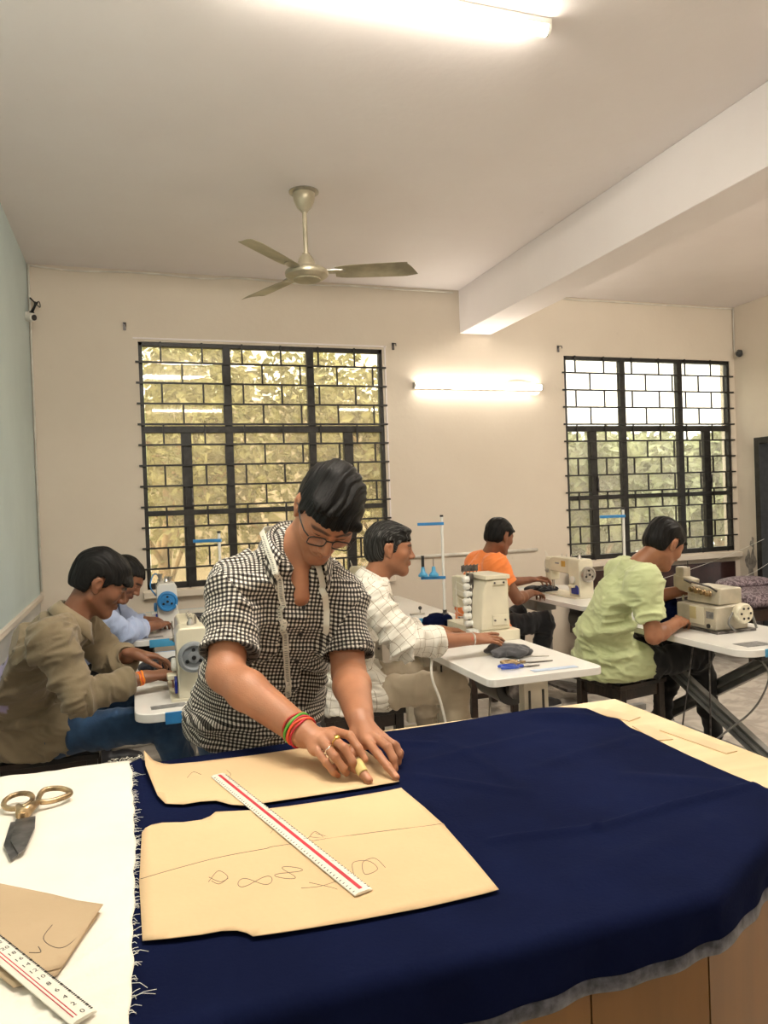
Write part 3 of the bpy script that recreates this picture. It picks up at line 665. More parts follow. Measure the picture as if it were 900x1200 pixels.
# ================================================================ MACHINES
def lockstitch(name, x, y, label, wheel=M_GREYW, body=M_CREAM, top='cream', rz=0, wr=.052, z=.75):
    """arm along Y, handwheel on -Y side, needle on +Y; bed sits in table"""
    t = empty(name, (x, y, z), rz, label, 'sewing machine')
    bm_ = body
    MB().prism(rrect(.165, .47, .012), .0, .012).build('bed', M_WHITEE if top == 'white' else bm_, t, bev=.002)
    # column
    col = MB().prism([(-.055, .008), (.058, .008), (.058, .245), (.045, .268), (-.045, .268), (-.058, .245)], -.235, -.105, 'Y')
    o = col.build('column', bm_, t, bev=.008, seg=3)
    # arm
    MB().prism([(-.105, .155), (.165, .165), (.165, .255), (.12, .270), (-.105, .268)], -.042, .042, 'X').build('arm', bm_, t, bev=.010, seg=3)
    MB().prism([(-.036, .095), (.036, .095), (.042, .13), (.042, .245), (.030, .262), (-.030, .262), (-.042, .245), (-.042, .13)], .160, .225, 'Y').build('head', bm_, t, bev=.007, seg=3)
    MB().box((0, .226, .18), (.065, .003, .12)).build('face_plate', M_STEEL, t, bev=.001)
    MB().lathe((0, -.235, .165), (0, -1, 0), [(.03, 0), (.03, .01), (wr, .012), (wr+.004, .02), (wr+.004, .034), (wr, .04), (wr-.008, .042), (wr-.014, .034), (.022, .034), (.02, .040), (.004, .040)], 32).build('handwheel', wheel, t, smooth='auto')
    MB().cyl((0, -.277, .165), (0, -.281, .165), .008, 12).build('wheel_screw', M_BLACKP, t)
    for k in range(3):
        a = R(90+120*k); MB().cyl((math.cos(a)*.027, -.2695, .165+math.sin(a)*.027), (math.cos(a)*.027, -.2725, .165+math.sin(a)*.027), .007, 10).build('wheel_hole', M_BLACKP, t)
    # needle bar, needle, presser
    MB().cyl((0, .195, .045), (0, .195, .10), .005, 10).build('needle_bar', M_STEEL, t)
    MB().cyl((0, .195, .013), (0, .195, .045), .0013, 6).build('needle', M_STEEL, t)
    MB().cyl((.004, .180, .03), (.004, .180, .10), .0045, 10).box((-.006, .182, .020), (.035, .012, .006)).build('presser_foot', M_STEEL, t)
    # tension dial, thread guides, stitch dial, guard, reverse lever
    MB().lathe((-.042, .185, .165), (-1, 0, 0), [(.013, 0), (.016, .004), (.016, .008), (.008, .010), (.008, .022)], 16).build('tension_dial', M_STEEL, t, smooth='auto')
    MB().lathe((-.058, -.165, .125), (-1, 0, 0), [(.024, 0), (.026, .004), (.026, .014), (.02, .018)], 20).build('stitch_dial', M_WHITEE if body is not M_WHITEE else M_BLUE, t, smooth='auto')
    MB().prism([(-.23, .03), (-.15, .03), (-.15, .075), (-.165, .09), (-.215, .09), (-.23, .075)], -.068, -.058, 'X').build('finger_guard', M_NAVYP, t, bev=.003)
    MB().box((-.075, -.175, .085), (.035, .055, .018)).build('reverse_lever', bm_, t, bev=.004)
    b = MB()
    for yy in (-.06, .0, .06): b.tube([(-.0, yy, .265), (-.0, yy, .285), (.01, yy+.01, .288)], .0025, 6)
    b.cyl((.02, -.14, .265), (.02, -.14, .30), .004, 8)
    b.lathe((0, -.16, .265), (0, 0, 1), [(.014, 0), (.014, .012), (.008, .02), (.008, .03)], 14)
    b.build('thread_guide', M_STEEL, t, smooth='auto')
    MB().tube(spl([(-.02, .21, .26), (-.03, .235, .30), (-.02, .235, .24), (-.035, .232, .17), (-.01, .20, .10)], 6), .0014, 5).build('thread', M_THREAD, t, smooth=True)
    MB().tube(spl([(-.045, .20, .15), (-.05, .215, .20), (-.05, .21, .235)], 5), .0025, 6).build('take_up_lever', M_STEEL, t, smooth=True)
    return t
mA = lockstitch('sewing_machine', .19, 3.05, 'cream sewing machine with grey handwheel in front of the khaki shirt')
mB = lockstitch('sewing_machine', .175, 4.83, 'white sewing machine with bright blue handwheel by the left window', wheel=M_BLUE, body=M_WHITEE, top='white', wr=.056)
mC2 = lockstitch('sewing_machine', 1.47, 4.83, 'cream sewing machine half hidden behind the man in white', wheel=M_GREYW, wr=.050)
mO = lockstitch('sewing_machine', 2.90, 4.60, 'cream sewing machine in front of the man in orange', wheel=M_STEEL, wr=.050, body=M_CREAM)
MB().box((-.0435, -.02, .225), (.002, .05, .04)).build('amber_label', M_LBLY, mO, smooth=False)
MB().box((-.0435, .06, .225), (.001, .05, .010)).build('maker_mark', M_GREYW, mO, smooth=False)
for s in (-1, 1): MB().cyl((-.058, -.17+s*.045, .245), (-.060, -.17+s*.045, .245), .006, 10).build('screw', M_STEELD, mB)
MB().tube(spl([(-.03, .0, .27), (-.05, -.02, .31), (-.075, -.06, .30), (-.09, -.1, .24), (-.06, -.14, .19)], 6), .004, 6).build('oil_pipe', M_BLUE, mB, smooth=True)
MB().lathe((-.03, -.05, .268), (0, 0, 1), [(.018, 0), (.018, .01), (.012, .016), (.012, .03), (.016, .034), (.016, .044)], 14).lathe((.02, -.12, .268), (0, 0, 1), [(.014, 0), (.014, .02), (.018, .022), (.018, .03)], 14).build('bobbin_winder', M_STEEL, mB, smooth='auto')

# tall interlock machine on table C with its rack of tension discs
mC = empty('interlock_machine', (1.70, 3.52, .75), 0, 'tall cream interlock machine with a stack of white tension discs', 'sewing machine')
MB().prism(rrect(.20, .46, .012), .0, .05).build('bed', M_CREAM, mC, bev=.003)
MB().prism([(-.10, .05), (.06, .05), (.055, .30), (-.06, .30), (-.085, .24)], -.20, .02, 'Y').build('column', M_CREAM, mC, bev=.010, seg=3)
MB().box((-.005, -.09, .312), (.135, .235, .022)).build('top_plate', M_CREAM, mC, bev=.004)
MB().prism([(.0, .17), (.22, .19), (.22, .29), (.0, .30)], -.055, .045, 'X').build('arm', M_CREAM, mC, bev=.010, seg=3)
MB().box((-.005, .225, .20), (.09, .07, .17)).build('head', M_CREAM, mC, bev=.008, seg=3)
for i in range(7):
    c = Vector((-.115-.006*math.sin(i), -.085+.012*i*.3, .075+.037*i))
    MB().lathe(c+Vector((.02, 0, 0)), (-1, -.15, 0), [(.014, 0), (.018, .004), (.014, .010), (.017, .016), (.017, .034), (.010, .040)], 16).build('tension_disc', M_WHITEE, mC, smooth='auto')
MB().box((-.088, -.06, .19), (.02, .045, .27)).build('tension_rail', M_STEELD, mC, bev=.002)
b = MB()
for i in range(7): b.tube(spl([(-.13, -.08, .08+.037*i), (-.15, -.03, .10+.037*i), (-.12, .04, .22+.01*i), (-.06, .20, .22)], 5), .001, 4)
b.build('thread', M_THREAD, mC, smooth=True)
b = MB()
for i in range(5): b.tube([(-.10+.02*i, .0, .322), (-.10+.02*i, .0, .36), (-.10+.02*i, -.02, .365)], .0025, 6)
b.box((-.06, .0, .345), (.09, .012, .03)); b.build('thread_guide', M_STEELD, mC, smooth='auto')
for (x, z, w) in ((-.0, .285, .07), (.0, .10, .08)):
    o = MB().box((x, -.204, z), (w, .008, .022 if z > .2 else .05)).build('bolted_plate', M_CREAM, mC, bev=.002)
    for s in (-1, 1): MB().cyl((x+s*w*.35, -.208, z), (x+s*w*.35, -.212, z), .005, 8).build('bolt', M_STEELD, o)
MB().cyl((.058, -.16, .25), (.070, -.16, .25), .024, 18).build('oil_cap', M_BRASS, mC, bev=.002)
MB().box((.02, .23, .09), (.012, .012, .10)).box((.0, .23, .056), (.05, .03, .008)).build('presser_foot', M_STEEL, mC)
MB().box((-.12, -.14, .03), (.05, .05, .05)).cyl((-.12, -.17, .04), (-.12, -.20, .04), .014, 12).build('front_cover', M_WHITEE, mC, bev=.004)

# overlock machine of the man in green
mG = empty('overlock_machine', (2.79, 3.10, .75), .0, 'boxy aged cream overlock machine in front of the man in green', 'sewing machine')
MB().box((0, 0, .006), (.24, .36, .012)).build('base_plate', M_STEELD, mG, bev=.002)
MB().prism([(-.10, .01), (.10, .01), (.10, .125), (.085, .135), (-.10, .125)], -.15, .13, 'Y').build('body', M_CREAM2, mG, bev=.008, seg=3)
MB().prism([(-.06, .13), (.085, .13), (.085, .215), (-.05, .215)], -.13, .10, 'Y').build('upper_housing', M_CREAM2, mG, bev=.010, seg=3)
MB().prism([(.08, .17), (.20, .185), (.20, .265), (.06, .245)], -.06, .0, 'X').build('head', M_CREAM2, mG, bev=.010, seg=3)
MB().box((-.03, .155, .25), (.055, .06, .11)).build('needle_head', M_CREAM2, mG, bev=.010, seg=3)
MB().box((-.1015, -.02, .075), (.004, .10, .09)).build('side_cover', M_CREAM, mG, bev=.002)
MB().box((-.104, .005, .085), (.002, .045, .06)).build('warning_label', mat('pale_yellow_label', (.60, .52, .28), .5), mG, smooth=False)
MB().box((-.1015, -.11, .085), (.003, .05, .035)).build('oil_window', M_LBLG, mG, bev=.001)
MB().cyl((-.10, -.10, .03), (-.106, -.10, .03), .011, 12).build('oil_plug', M_BLACKP, mG)
for i in range(4):
    MB().lathe((-.06, -.07+.038*i, .185+.004*i), (-1, 0, 0), [(.010, 0), (.015, .003), (.015, .008), (.011, .010), (.014, .014), (.014, .024), (.008, .028)], 14).build('tension_dial', M_BRASS, mG, smooth='auto')
MB().tube([(-.055, -.11, .20), (-.095, -.11, .225), (-.095, .07, .245), (-.055, .07, .225)], .005, 8).build('thread_bar', M_STEELD, mG, smooth=True)
MB().lathe((.03, -.15, .095), (0, -1, 0), [(.02, 0), (.02, .01), (.044, .014), (.05, .024), (.05, .05), (.044, .058), (.01, .058)], 28).build('handwheel', M_CREAM, mG, smooth='auto')
for k in range(6):
    a = R(60*k); c = Vector((.03+math.cos(a)*.028, -.2075, .095+math.sin(a)*.028)); MB().cyl(c, c+Vector((0, -.003, 0)), .006, 10).build('wheel_hole', M_BLACKP, mG)
MB().tube(spl([(-.02, -.175, .10), (-.05, -.178, .05), (-.01, -.18, -.0+.01)], 6), .006, 6).tube(spl([(.075, -.175, .12), (.10, -.178, .07), (.13, -.17, .012)], 6), .006, 6).build('drive_belt', M_GREYST, mG, smooth=True)
MB().cyl((-.03, .16, .06), (-.03, .16, .20), .006, 8).box((-.03, .165, .035), (.04, .03, .012)).build('presser_foot', M_STEEL, mG)
MB().cyl((-.02, .13, .30), (-.02, .13, .335), .003, 8).build('spool_pin', M_STEELD, mG)

# ================================================================ THREAD STANDS
def thread_stand(x, y, h, label, z=.75, spool=True, arm_dir=(-1, 0)):
    t = empty('thread_stand', (x, y, z), 0, label, 'thread stand'); a = Vector((arm_dir[0], arm_dir[1], 0)).normalized(); s_ = Vector((-a.y, a.x, 0))
    MB().cyl((0, 0, 0), (0, 0, h), .0085, 12).build('pole', M_WHITEE, t)
    MB().cyl((0, 0, h), (0, 0, h+.012), .011, 12).build('pole_cap', M_BLACKP, t)
    MB().lathe((0, 0, 0), (0, 0, 1), [(.022, 0), (.022, .008), (.013, .012), (.013, .03)], 14).build('foot_nut', M_STEELD, t)
    MB().prism([(-.012, -.012), (.15, -.006), (.15, .006), (-.012, .012)], h-.05, h-.032, 'Z', T=Matrix.Rotation(math.atan2(a.y, a.x), 4, 'Z')).build('guide_arm', M_BLUE, t, bev=.002)
    if spool:
        zz = .225
        MB().prism([(-.012, -.012), (.14, -.012), (.14, .012), (-.012, .012)], zz-.006, zz+.012, 'Z', T=Matrix.Rotation(math.atan2(a.y, a.x), 4, 'Z')).build('spool_arm', M_BLUE, t, bev=.002)
        for k, dd in enumerate((.06, .125)):
            c = a*dd
            MB().lathe((c.x, c.y, zz+.012), (0, 0, 1), [(.03, 0), (.03, .012), (.014, .03), (.010, .06)], 18).build('spool_cup', M_BLUEL, t, smooth='auto')
            MB().cyl((c.x, c.y, zz+.06), (c.x, c.y, zz+(.14 if k else .12)), .010 if k else .0025, 10).build('spool_pin', M_BLACKP if k else M_STEELD, t)
    return t
thread_stand(1.795, 4.23, .60, 'white thread stand pole with blue arms behind the interlock machine', arm_dir=(-1, .35))
thread_stand(.46, 4.32, .56, 'white thread stand with blue arm before the left window', spool=False, arm_dir=(-1, .4))
thread_stand(2.98, 4.05, .60, 'white thread stand with blue arm rising behind the man in green', spool=False, arm_dir=(-1, .35))
# ================================================================ BODY MODELLER (distance fields -> one continuous mesh)
f32 = np.float32
def V3(p): return np.array([p[0], p[1], p[2]], dtype=np.float64)
def unit(v): v = V3(v); return v/max(1e-9, np.linalg.norm(v))
class Field:
    def __init__(s, lo, hi, h):
        s.h = h; s.lo = V3(lo)-3*h; hi = V3(hi)+3*h
        s.n = np.ceil((hi-s.lo)/h).astype(int)+1
        s.d = np.full(s.n, .5, dtype=f32)
    def grid(s, lo, hi, mar):
        i0 = np.maximum(0, np.floor((V3(lo)-mar-s.lo)/s.h).astype(int)); i1 = np.minimum(s.n, np.ceil((V3(hi)+mar-s.lo)/s.h).astype(int)+1)
        if np.any(i1 <= i0): return None
        sl = tuple(slice(a, b) for a, b in zip(i0, i1))
        ax = [(np.arange(a, b)*s.h+o).astype(f32) for a, b, o in zip(i0, i1, s.lo)]
        return sl, np.meshgrid(*ax, indexing='ij')
    def put(s, lo, hi, fn, k=0.0, op='add'):
        mar = max(k, 0)+4*s.h
        g = s.grid(lo, hi, mar)
        if g is None: return s
        sl, P = g; v = fn(*P).astype(f32); d = s.d[sl]
        if op == 'add':
            if k > 0:
                q = np.maximum(k-np.abs(d-v), 0)/k; s.d[sl] = np.minimum(d, v)-q*q*k*.25
            else: s.d[sl] = np.minimum(d, v)
        else:
            v = -v
            if k > 0:
                q = np.maximum(k-np.abs(d-v), 0)/k; s.d[sl] = np.maximum(d, v)+q*q*k*.25
            else: s.d[sl] = np.maximum(d, v)
        return s
    def cap(s, a, b, ra, rb=None, k=.01, op='add', flat=None):
        """round cone; flat=(dir, factor): squash the section along dir"""
        rb = ra if rb is None else rb; a, b = V3(a), V3(b); m = max(ra, rb)
        ax = b-a; L2 = max(float(ax@ax), 1e-10)
        if flat is not None:
            fd = unit(flat[0]); ff = flat[1]
        def fn(X, Y, Z):
            x, y, z = X-a[0], Y-a[1], Z-a[2]
            if flat is not None:
                w = (x*fd[0]+y*fd[1]+z*fd[2])
                # component of fd along the axis must not be stretched: only across
                aa = ax/np.sqrt(L2); fa = float(fd@aa); fp = fd-fa*aa; nf = np.linalg.norm(fp)
                if nf > 1e-3:
                    fp = fp/nf; w = x*fp[0]+y*fp[1]+z*fp[2]; g = (1/ff-1)*w
                    x, y, z = x+g*fp[0], y+g*fp[1], z+g*fp[2]
            t = np.clip((x*ax[0]+y*ax[1]+z*ax[2])/L2, 0, 1)
            dx, dy, dz = x-t*ax[0], y-t*ax[1], z-t*ax[2]
            dd = np.sqrt(dx*dx+dy*dy+dz*dz)-(ra+(rb-ra)*t)
            return dd*(min(1, ff)**.5 if flat is not None else 1)
        return s.put(np.minimum(a, b)-m, np.maximum(a, b)+m, fn, k, op)
    def chain(s, pts, rs, k=.01, **kw):
        for i in range(len(pts)-1): s.cap(pts[i], pts[i+1], rs[i], rs[i+1], k, **kw)
        return s
    def ell(s, c, r, Rm=None, k=.01, op='add'):
        """ellipsoid; Rm columns = its axes in world"""
        c = V3(c); r = V3(r); Rm = np.eye(3) if Rm is None else Rm; m = float(max(r))
        def fn(X, Y, Z):
            x, y, z = X-c[0], Y-c[1], Z-c[2]
            u = (x*Rm[0, 0]+y*Rm[1, 0]+z*Rm[2, 0]); v = (x*Rm[0, 1]+y*Rm[1, 1]+z*Rm[2, 1]); w = (x*Rm[0, 2]+y*Rm[1, 2]+z*Rm[2, 2])
            k0 = np.sqrt((u/r[0])**2+(v/r[1])**2+(w/r[2])**2); k1 = np.sqrt((u/r[0]**2)**2+(v/r[1]**2)**2+(w/r[2]**2)**2)
            return k0*(k0-1)/np.maximum(k1, 1e-6)
        e = np.sqrt((Rm*r)**2 @ np.ones(3)); return s.put(c-e, c+e, fn, k, op)
    def trunk(s, rings, k=.03):
        """rings: list of (centre, half width, half depth, side vector, front vector): elliptical sections swept along the spine"""
        C = np.array([V3(q[0]) for q in rings]); n = len(C)
        ws = [q[1] for q in rings]; ds = [q[2] for q in rings]
        mx = max(max(ws), max(ds)); lo = C.min(0)-mx; hi = C.max(0)+mx
        def fn(X, Y, Z):
            best = np.full(X.shape, 9., dtype=f32)
            for i in range(n-1):
                a, b = C[i], C[i+1]; ax = b-a; L2 = float(ax@ax); ln = math.sqrt(L2)
                x, y, z = X-a[0], Y-a[1], Z-a[2]; tt = (x*ax[0]+y*ax[1]+z*ax[2])/L2; t = np.clip(tt, 0, 1)
                dx, dy, dz = x-t*ax[0], y-t*ax[1], z-t*ax[2]
                S = unit(np.array(rings[i][3])+np.array(rings[i+1][3])); Fv = unit(np.array(rings[i][4])+np.array(rings[i+1][4]))
                u = dx*S[0]+dy*S[1]+dz*S[2]; v = dx*Fv[0]+dy*Fv[1]+dz*Fv[2]
                W = unit(np.cross(S, Fv)); w = dx*W[0]+dy*W[1]+dz*W[2]
                sm = t*t*(3-2*t) if False else t
                A = ws[i]+(ws[i+1]-ws[i])*sm; B = ds[i]+(ds[i+1]-ds[i])*sm
                q = (np.abs(u/A)**2.4+np.abs(v/B)**2.4+1e-9)**(1/2.4)
                d = (q-1)*np.minimum(A, B)
                d = np.where(np.abs(w) > 1e-6, np.sqrt(np.maximum(d, 0)**2+w*w)+np.minimum(d, 0), d)
                kk = .02; qq = np.maximum(kk-np.abs(best-d), 0)/kk
                best = np.minimum(best, d)-qq*qq*kk*.25 if i else d
            return best
        return s.put(lo, hi, fn, k)
    def plane(s, p, n, k=.004, lo=None, hi=None):
        """cut away everything on the +n side"""
        p = V3(p); n = unit(n)
        lo = s.lo if lo is None else lo; hi = s.lo+s.n*s.h if hi is None else hi
        return s.put(lo, hi, lambda X, Y, Z: -((X-p[0])*n[0]+(Y-p[1])*n[1]+(Z-p[2])*n[2]), k, 'cut')
    def mesh(s):
        """naive surface nets"""
        d = s.d; h = s.h; ins = d < 0
        nx, ny, nz = d.shape
        c = np.zeros((nx-1, ny-1, nz-1), dtype=np.uint8)
        for i in (0, 1):
            for j in (0, 1):
                for k in (0, 1): c += ins[i:nx-1+i, j:ny-1+j, k:nz-1+k]
        act = np.argwhere((c > 0) & (c < 8)); idx = -np.ones(c.shape, dtype=np.int32)
        idx[act[:, 0], act[:, 1], act[:, 2]] = np.arange(len(act))
        P = np.zeros((len(act), 3)); cnt = np.zeros(len(act))
        corners = {(i, j, k): d[act[:, 0]+i, act[:, 1]+j, act[:, 2]+k] for i in (0, 1) for j in (0, 1) for k in (0, 1)}
        for a, b in [((0,0,0),(1,0,0)),((0,1,0),(1,1,0)),((0,0,1),(1,0,1)),((0,1,1),(1,1,1)),((0,0,0),(0,1,0)),((1,0,0),(1,1,0)),((0,0,1),(0,1,1)),((1,0,1),(1,1,1)),((0,0,0),(0,0,1)),((1,0,0),(1,0,1)),((0,1,0),(0,1,1)),((1,1,0),(1,1,1))]:
            da, db = corners[a], corners[b]; m = (da < 0) != (db < 0)
            t = da[m]/(da[m]-db[m]); pa = np.array(a, float); pb = np.array(b, float)
            P[m] += pa+(pb-pa)*t[:, None]; cnt[m] += 1
        P = (act+P/cnt[:, None])*h+s.lo
        quads = []
        for ax in range(3):
            sl0 = [slice(1, -1)]*3; sl0[ax] = slice(0, -1); sl1 = list(sl0); sl1[ax] = slice(1, None)
            a = ins[tuple(sl0)]; b = ins[tuple(sl1)]
            e = np.argwhere(a != b); e2 = e.copy()
            for q in range(3):
                if q != ax: e2[:, q] += 1
            o1, o2 = [(1, 2), (2, 0), (0, 1)][ax]
            def at(u, v):
                r = e2.copy(); r[:, o1] += u; r[:, o2] += v; return idx[r[:, 0], r[:, 1], r[:, 2]]
            q = np.stack([at(-1, -1), at(0, -1), at(0, 0), at(-1, 0)], 1)
            fl = a[e[:, 0], e[:, 1], e[:, 2]]
            q[~fl] = q[~fl][:, ::-1]; quads.append(q)
        Q = np.concatenate(quads)
        return P, Q[(Q >= 0).all(1)]
def relax(P, Q, it=2, w=.5):
    """Laplacian smoothing of a quad mesh"""
    E = np.concatenate([Q[:, [0, 1]], Q[:, [1, 2]], Q[:, [2, 3]], Q[:, [3, 0]]])
    for _ in range(it):
        A = np.zeros_like(P); c = np.zeros(len(P))
        for k in range(3):
            A[:, k] = np.bincount(E[:, 0], P[E[:, 1], k], len(P))+np.bincount(E[:, 1], P[E[:, 0], k], len(P))
        c = np.bincount(E[:, 0], minlength=len(P))+np.bincount(E[:, 1], minlength=len(P))
        P = P*(1-w)+A/np.maximum(c, 1)[:, None]*w
    return P
def vnormals(P, Q):
    n = np.cross(P[Q[:, 2]]-P[Q[:, 0]], P[Q[:, 3]]-P[Q[:, 1]]); N_ = np.zeros_like(P)
    for c in range(4):
        for k in range(3): N_[:, k] += np.bincount(Q[:, c], n[:, k], len(P))
    return N_/np.maximum(1e-12, np.linalg.norm(N_, axis=1))[:, None]
# cheap vectorised value noise
_perm = np.random.RandomState(3).rand(32, 32, 32).astype(f32)
def vnoise(p, seed=0):
    p = p+seed*7.31; i = np.floor(p).astype(int); f = p-i; f = f*f*(3-2*f); r = 0
    for a in (0, 1):
        for b in (0, 1):
            for c in (0, 1):
                w = (f[:, 0] if a else 1-f[:, 0])*(f[:, 1] if b else 1-f[:, 1])*(f[:, 2] if c else 1-f[:, 2])
                r = r+w*_perm[(i[:, 0]+a) % 32, (i[:, 1]+b) % 32, (i[:, 2]+c) % 32]
    return r
def folds(P, N_, segs, amp=.006, seed=0, freq=16, base=.35):
    """cloth folds: ridged noise stretched ACROSS each bone, strongest near the joints listed in segs
    segs: (a, b, strength at a, strength at b)"""
    best = np.full(len(P), 1e9); sv = np.zeros((len(P), 3)); st = np.zeros(len(P))
    for (a, b, sa, sb) in segs:
        a, b = V3(a), V3(b); ax = b-a; ln = np.linalg.norm(ax); d = ax/ln
        t = np.clip((P-a)@d/ln, 0, 1); q = P-(a+t[:, None]*ax); dist = np.linalg.norm(q, axis=1)
        m = dist < best; best[m] = dist[m]
        al = ((P-a)@d)[:, None]; pr = q
        c = pr*freq*.38+al*d*freq
        sv[m] = c[m]; st[m] = (sa+(sb-sa)*t)[m]
    n1 = vnoise(sv, seed); n2 = vnoise(sv*2.1+3, seed+1); n3 = vnoise(P*freq*.5, seed+5)
    r1 = 1-np.abs(2*n1-1)*1.9; r2 = 1-np.abs(2*n2-1)*1.9
    r = np.sign(r1)*np.abs(r1)**1.3*1.25+.55*r2
    return P+N_*(amp*(base+st)*np.maximum(r-.5, -.6)*(.30+n3*1.3))[:, None]
def to_obj(name, P, Q, m, parent, tint=None, uv=None, label=None):
    me = bpy.data.meshes.new(name); nv, nf = len(P), len(Q)
    me.vertices.add(nv); me.vertices.foreach_set('co', P.astype(f32).ravel())
    me.loops.add(nf*4); me.loops.foreach_set('vertex_index', Q.astype(np.int32).ravel())
    me.polygons.add(nf); me.polygons.foreach_set('loop_start', np.arange(0, nf*4, 4, dtype=np.int32))
    try: me.polygons.foreach_set('loop_total', np.full(nf, 4, dtype=np.int32))
    except Exception: pass
    me.polygons.foreach_set('use_smooth', [True]*nf)
    me.update(calc_edges=True)
    if tint is not None:
        ca = me.color_attributes.new('tint', 'FLOAT_COLOR', 'POINT'); ca.data.foreach_set('color', np.concatenate([tint, np.ones((nv, 1))], 1).astype(f32).ravel())
    if uv is not None:
        ul = me.uv_layers.new(name='weave'); ul.data.foreach_set('uv', uv.astype(f32).reshape(-1))
    o = bpy.data.objects.new(name, me); COL.objects.link(o); me.materials.append(m)
    if parent is not None: o.parent = parent; o.matrix_parent_inverse = Matrix.Translation(-Vector(parent.location))
    if label: o['label'] = label
    return o
def bone_uv(P, Q, parts, front=None):
    """parts: (polyline pts, side vec, radius scale). metric uv per loop, seam-safe"""
    F = P[Q].mean(1); best = np.full(len(F), 1e9); pid = np.zeros(len(F), int)
    def proj(X, part):
        pts, side, rad = part; pts = [V3(p) for p in pts]; bd = np.full(len(X), 1e9); U = np.zeros(len(X)); Vv = np.zeros(len(X)); acc = 0
        for a, b in zip(pts[:-1], pts[1:]):
            ax = b-a; ln = np.linalg.norm(ax); d = ax/ln; s = V3(side); s = unit(s-d*(s@d)); t = np.cross(d, s)
            h = (X-a)@d; hc = np.clip(h, 0, ln); q = X-(a+hc[:, None]*d); ds = np.linalg.norm(q, axis=1)
            m = ds < bd; bd[m] = ds[m]
            ang = np.arctan2((X-a)@t, (X-a)@s); U[m] = (ang*rad)[m]; Vv[m] = (acc+h)[m]; acc += ln
        if front is not None and part is parts[0]:
            # a chest panel: flat across, turning round the flank low down and over the shoulder high up
            Sd, Fd, c0, T0, T1, A_ = front; s_ = (X-c0)@Sd; f_ = (X-c0)@Fd; up = np.cross(Sd, Fd); h_ = (X-c0)@up*(-1 if up[2] < 0 else 1)
            hi = np.clip((h_-T0)/(T1-T0), 0, 1); hi = hi*hi*(3-2*hi); g = np.clip((np.abs(s_)/A_-.6)/.35, 0, 1); g = g*g*(3-2*g)
            dp = np.clip(.12-f_, 0, .4); U = s_+np.sign(s_)*dp*g*(1-hi); Vv = h_+dp*hi
        return bd/rad, U, Vv
    PR = [proj(P, p) for p in parts]
    for i, p in enumerate(parts):
        ds = proj(F, p)[0]; m = ds < best; best[m] = ds[m]; pid[m] = i
    uv = np.zeros((len(Q), 4, 2))
    for i, p in enumerate(parts):
        m = pid == i; q = Q[m]; u = PR[i][1][q]; v = PR[i][2][q]; per = 2*PI*p[2]
        ref = u[:, :1]; u = u-np.round((u-ref)/per)*per
        uv[m] = np.stack([u, v], 2)
    return uv.reshape(-1, 2)

# ---------------------------------------------------------------- skin and hair
def skin_mat(name, c):
    m, nt, b = nm(name)
    at = N(nt, 'ShaderNodeVertexColor'); at.layer_name = 'tint'
    tc = N(nt, 'ShaderNodeTexCoord'); no = N(nt, 'ShaderNodeTexNoise'); no.inputs['Scale'].default_value = 14; no.inputs['Detail'].default_value = 6
    L(nt, tc.outputs['Object'], no.inputs['Vector'])
    cr = N(nt, 'ShaderNodeValToRGB'); cr.color_ramp.elements[0].position = .3; cr.color_ramp.elements[1].position = .7
    cr.color_ramp.elements[0].color = (c[0]*.86, c[1]*.82, c[2]*.80, 1); cr.color_ramp.elements[1].color = (c[0]*1.08, c[1]*1.06, c[2]*1.04, 1)
    L(nt, no.outputs['Fac'], cr.inputs[0])
    mx = N(nt, 'ShaderNodeMix', data_type='RGBA', blend_type='MULTIPLY'); mx.inputs[0].default_value = 1
    L(nt, cr.outputs[0], mx.inputs[6]); L(nt, at.outputs[0], mx.inputs[7]); L(nt, mx.outputs[2], b.inputs['Base Color'])
    b.inputs['Roughness'].default_value = .48; b.inputs['Subsurface Weight'].default_value = .12
    b.inputs['Subsurface Radius'].default_value = (.012, .005, .003); b.inputs['Subsurface Scale'].default_value = .4
    n2 = N(nt, 'ShaderNodeTexNoise'); n2.inputs['Scale'].default_value = 260; n2.inputs['Detail'].default_value = 3
    L(nt, tc.outputs['Object'], n2.inputs['Vector']); bump(nt, b, n2.outputs['Fac'], .12, .004)
    return m
def hair_mat(name, c, grey=0):
    m, nt, b = nm(name); b.inputs['Roughness'].default_value = .46; b.inputs['Specular IOR Level'].default_value = .14
    tc = N(nt, 'ShaderNodeUVMap'); tc.uv_map = 'weave'
    mp = N(nt, 'ShaderNodeMapping'); mp.inputs['Scale'].default_value = (420, 28, 1); L(nt, tc.outputs[0], mp.inputs[0])
    no = N(nt, 'ShaderNodeTexNoise'); no.inputs['Scale'].default_value = 1; no.inputs['Detail'].default_value = 3; L(nt, mp.outputs[0], no.inputs['Vector'])
    cr = N(nt, 'ShaderNodeValToRGB'); cr.color_ramp.elements[0].position = .45 if not grey else .5; cr.color_ramp.elements[1].position = .75
    cr.color_ramp.elements[0].color = (*c, 1); g = .012 if not grey else .13; cr.color_ramp.elements[1].color = (c[0]+g, c[1]+g, c[2]+g*.95, 1)
    L(nt, no.outputs['Fac'], cr.inputs[0]); L(nt, cr.outputs[0], b.inputs['Base Color']); bump(nt, b, no.outputs['Fac'], .6, .003)
    return m
M_HAIR = hair_mat('black_hair', (.005, .0045, .0045))
M_HAIRG = hair_mat('greying_hair', (.010, .009, .0085), 1)

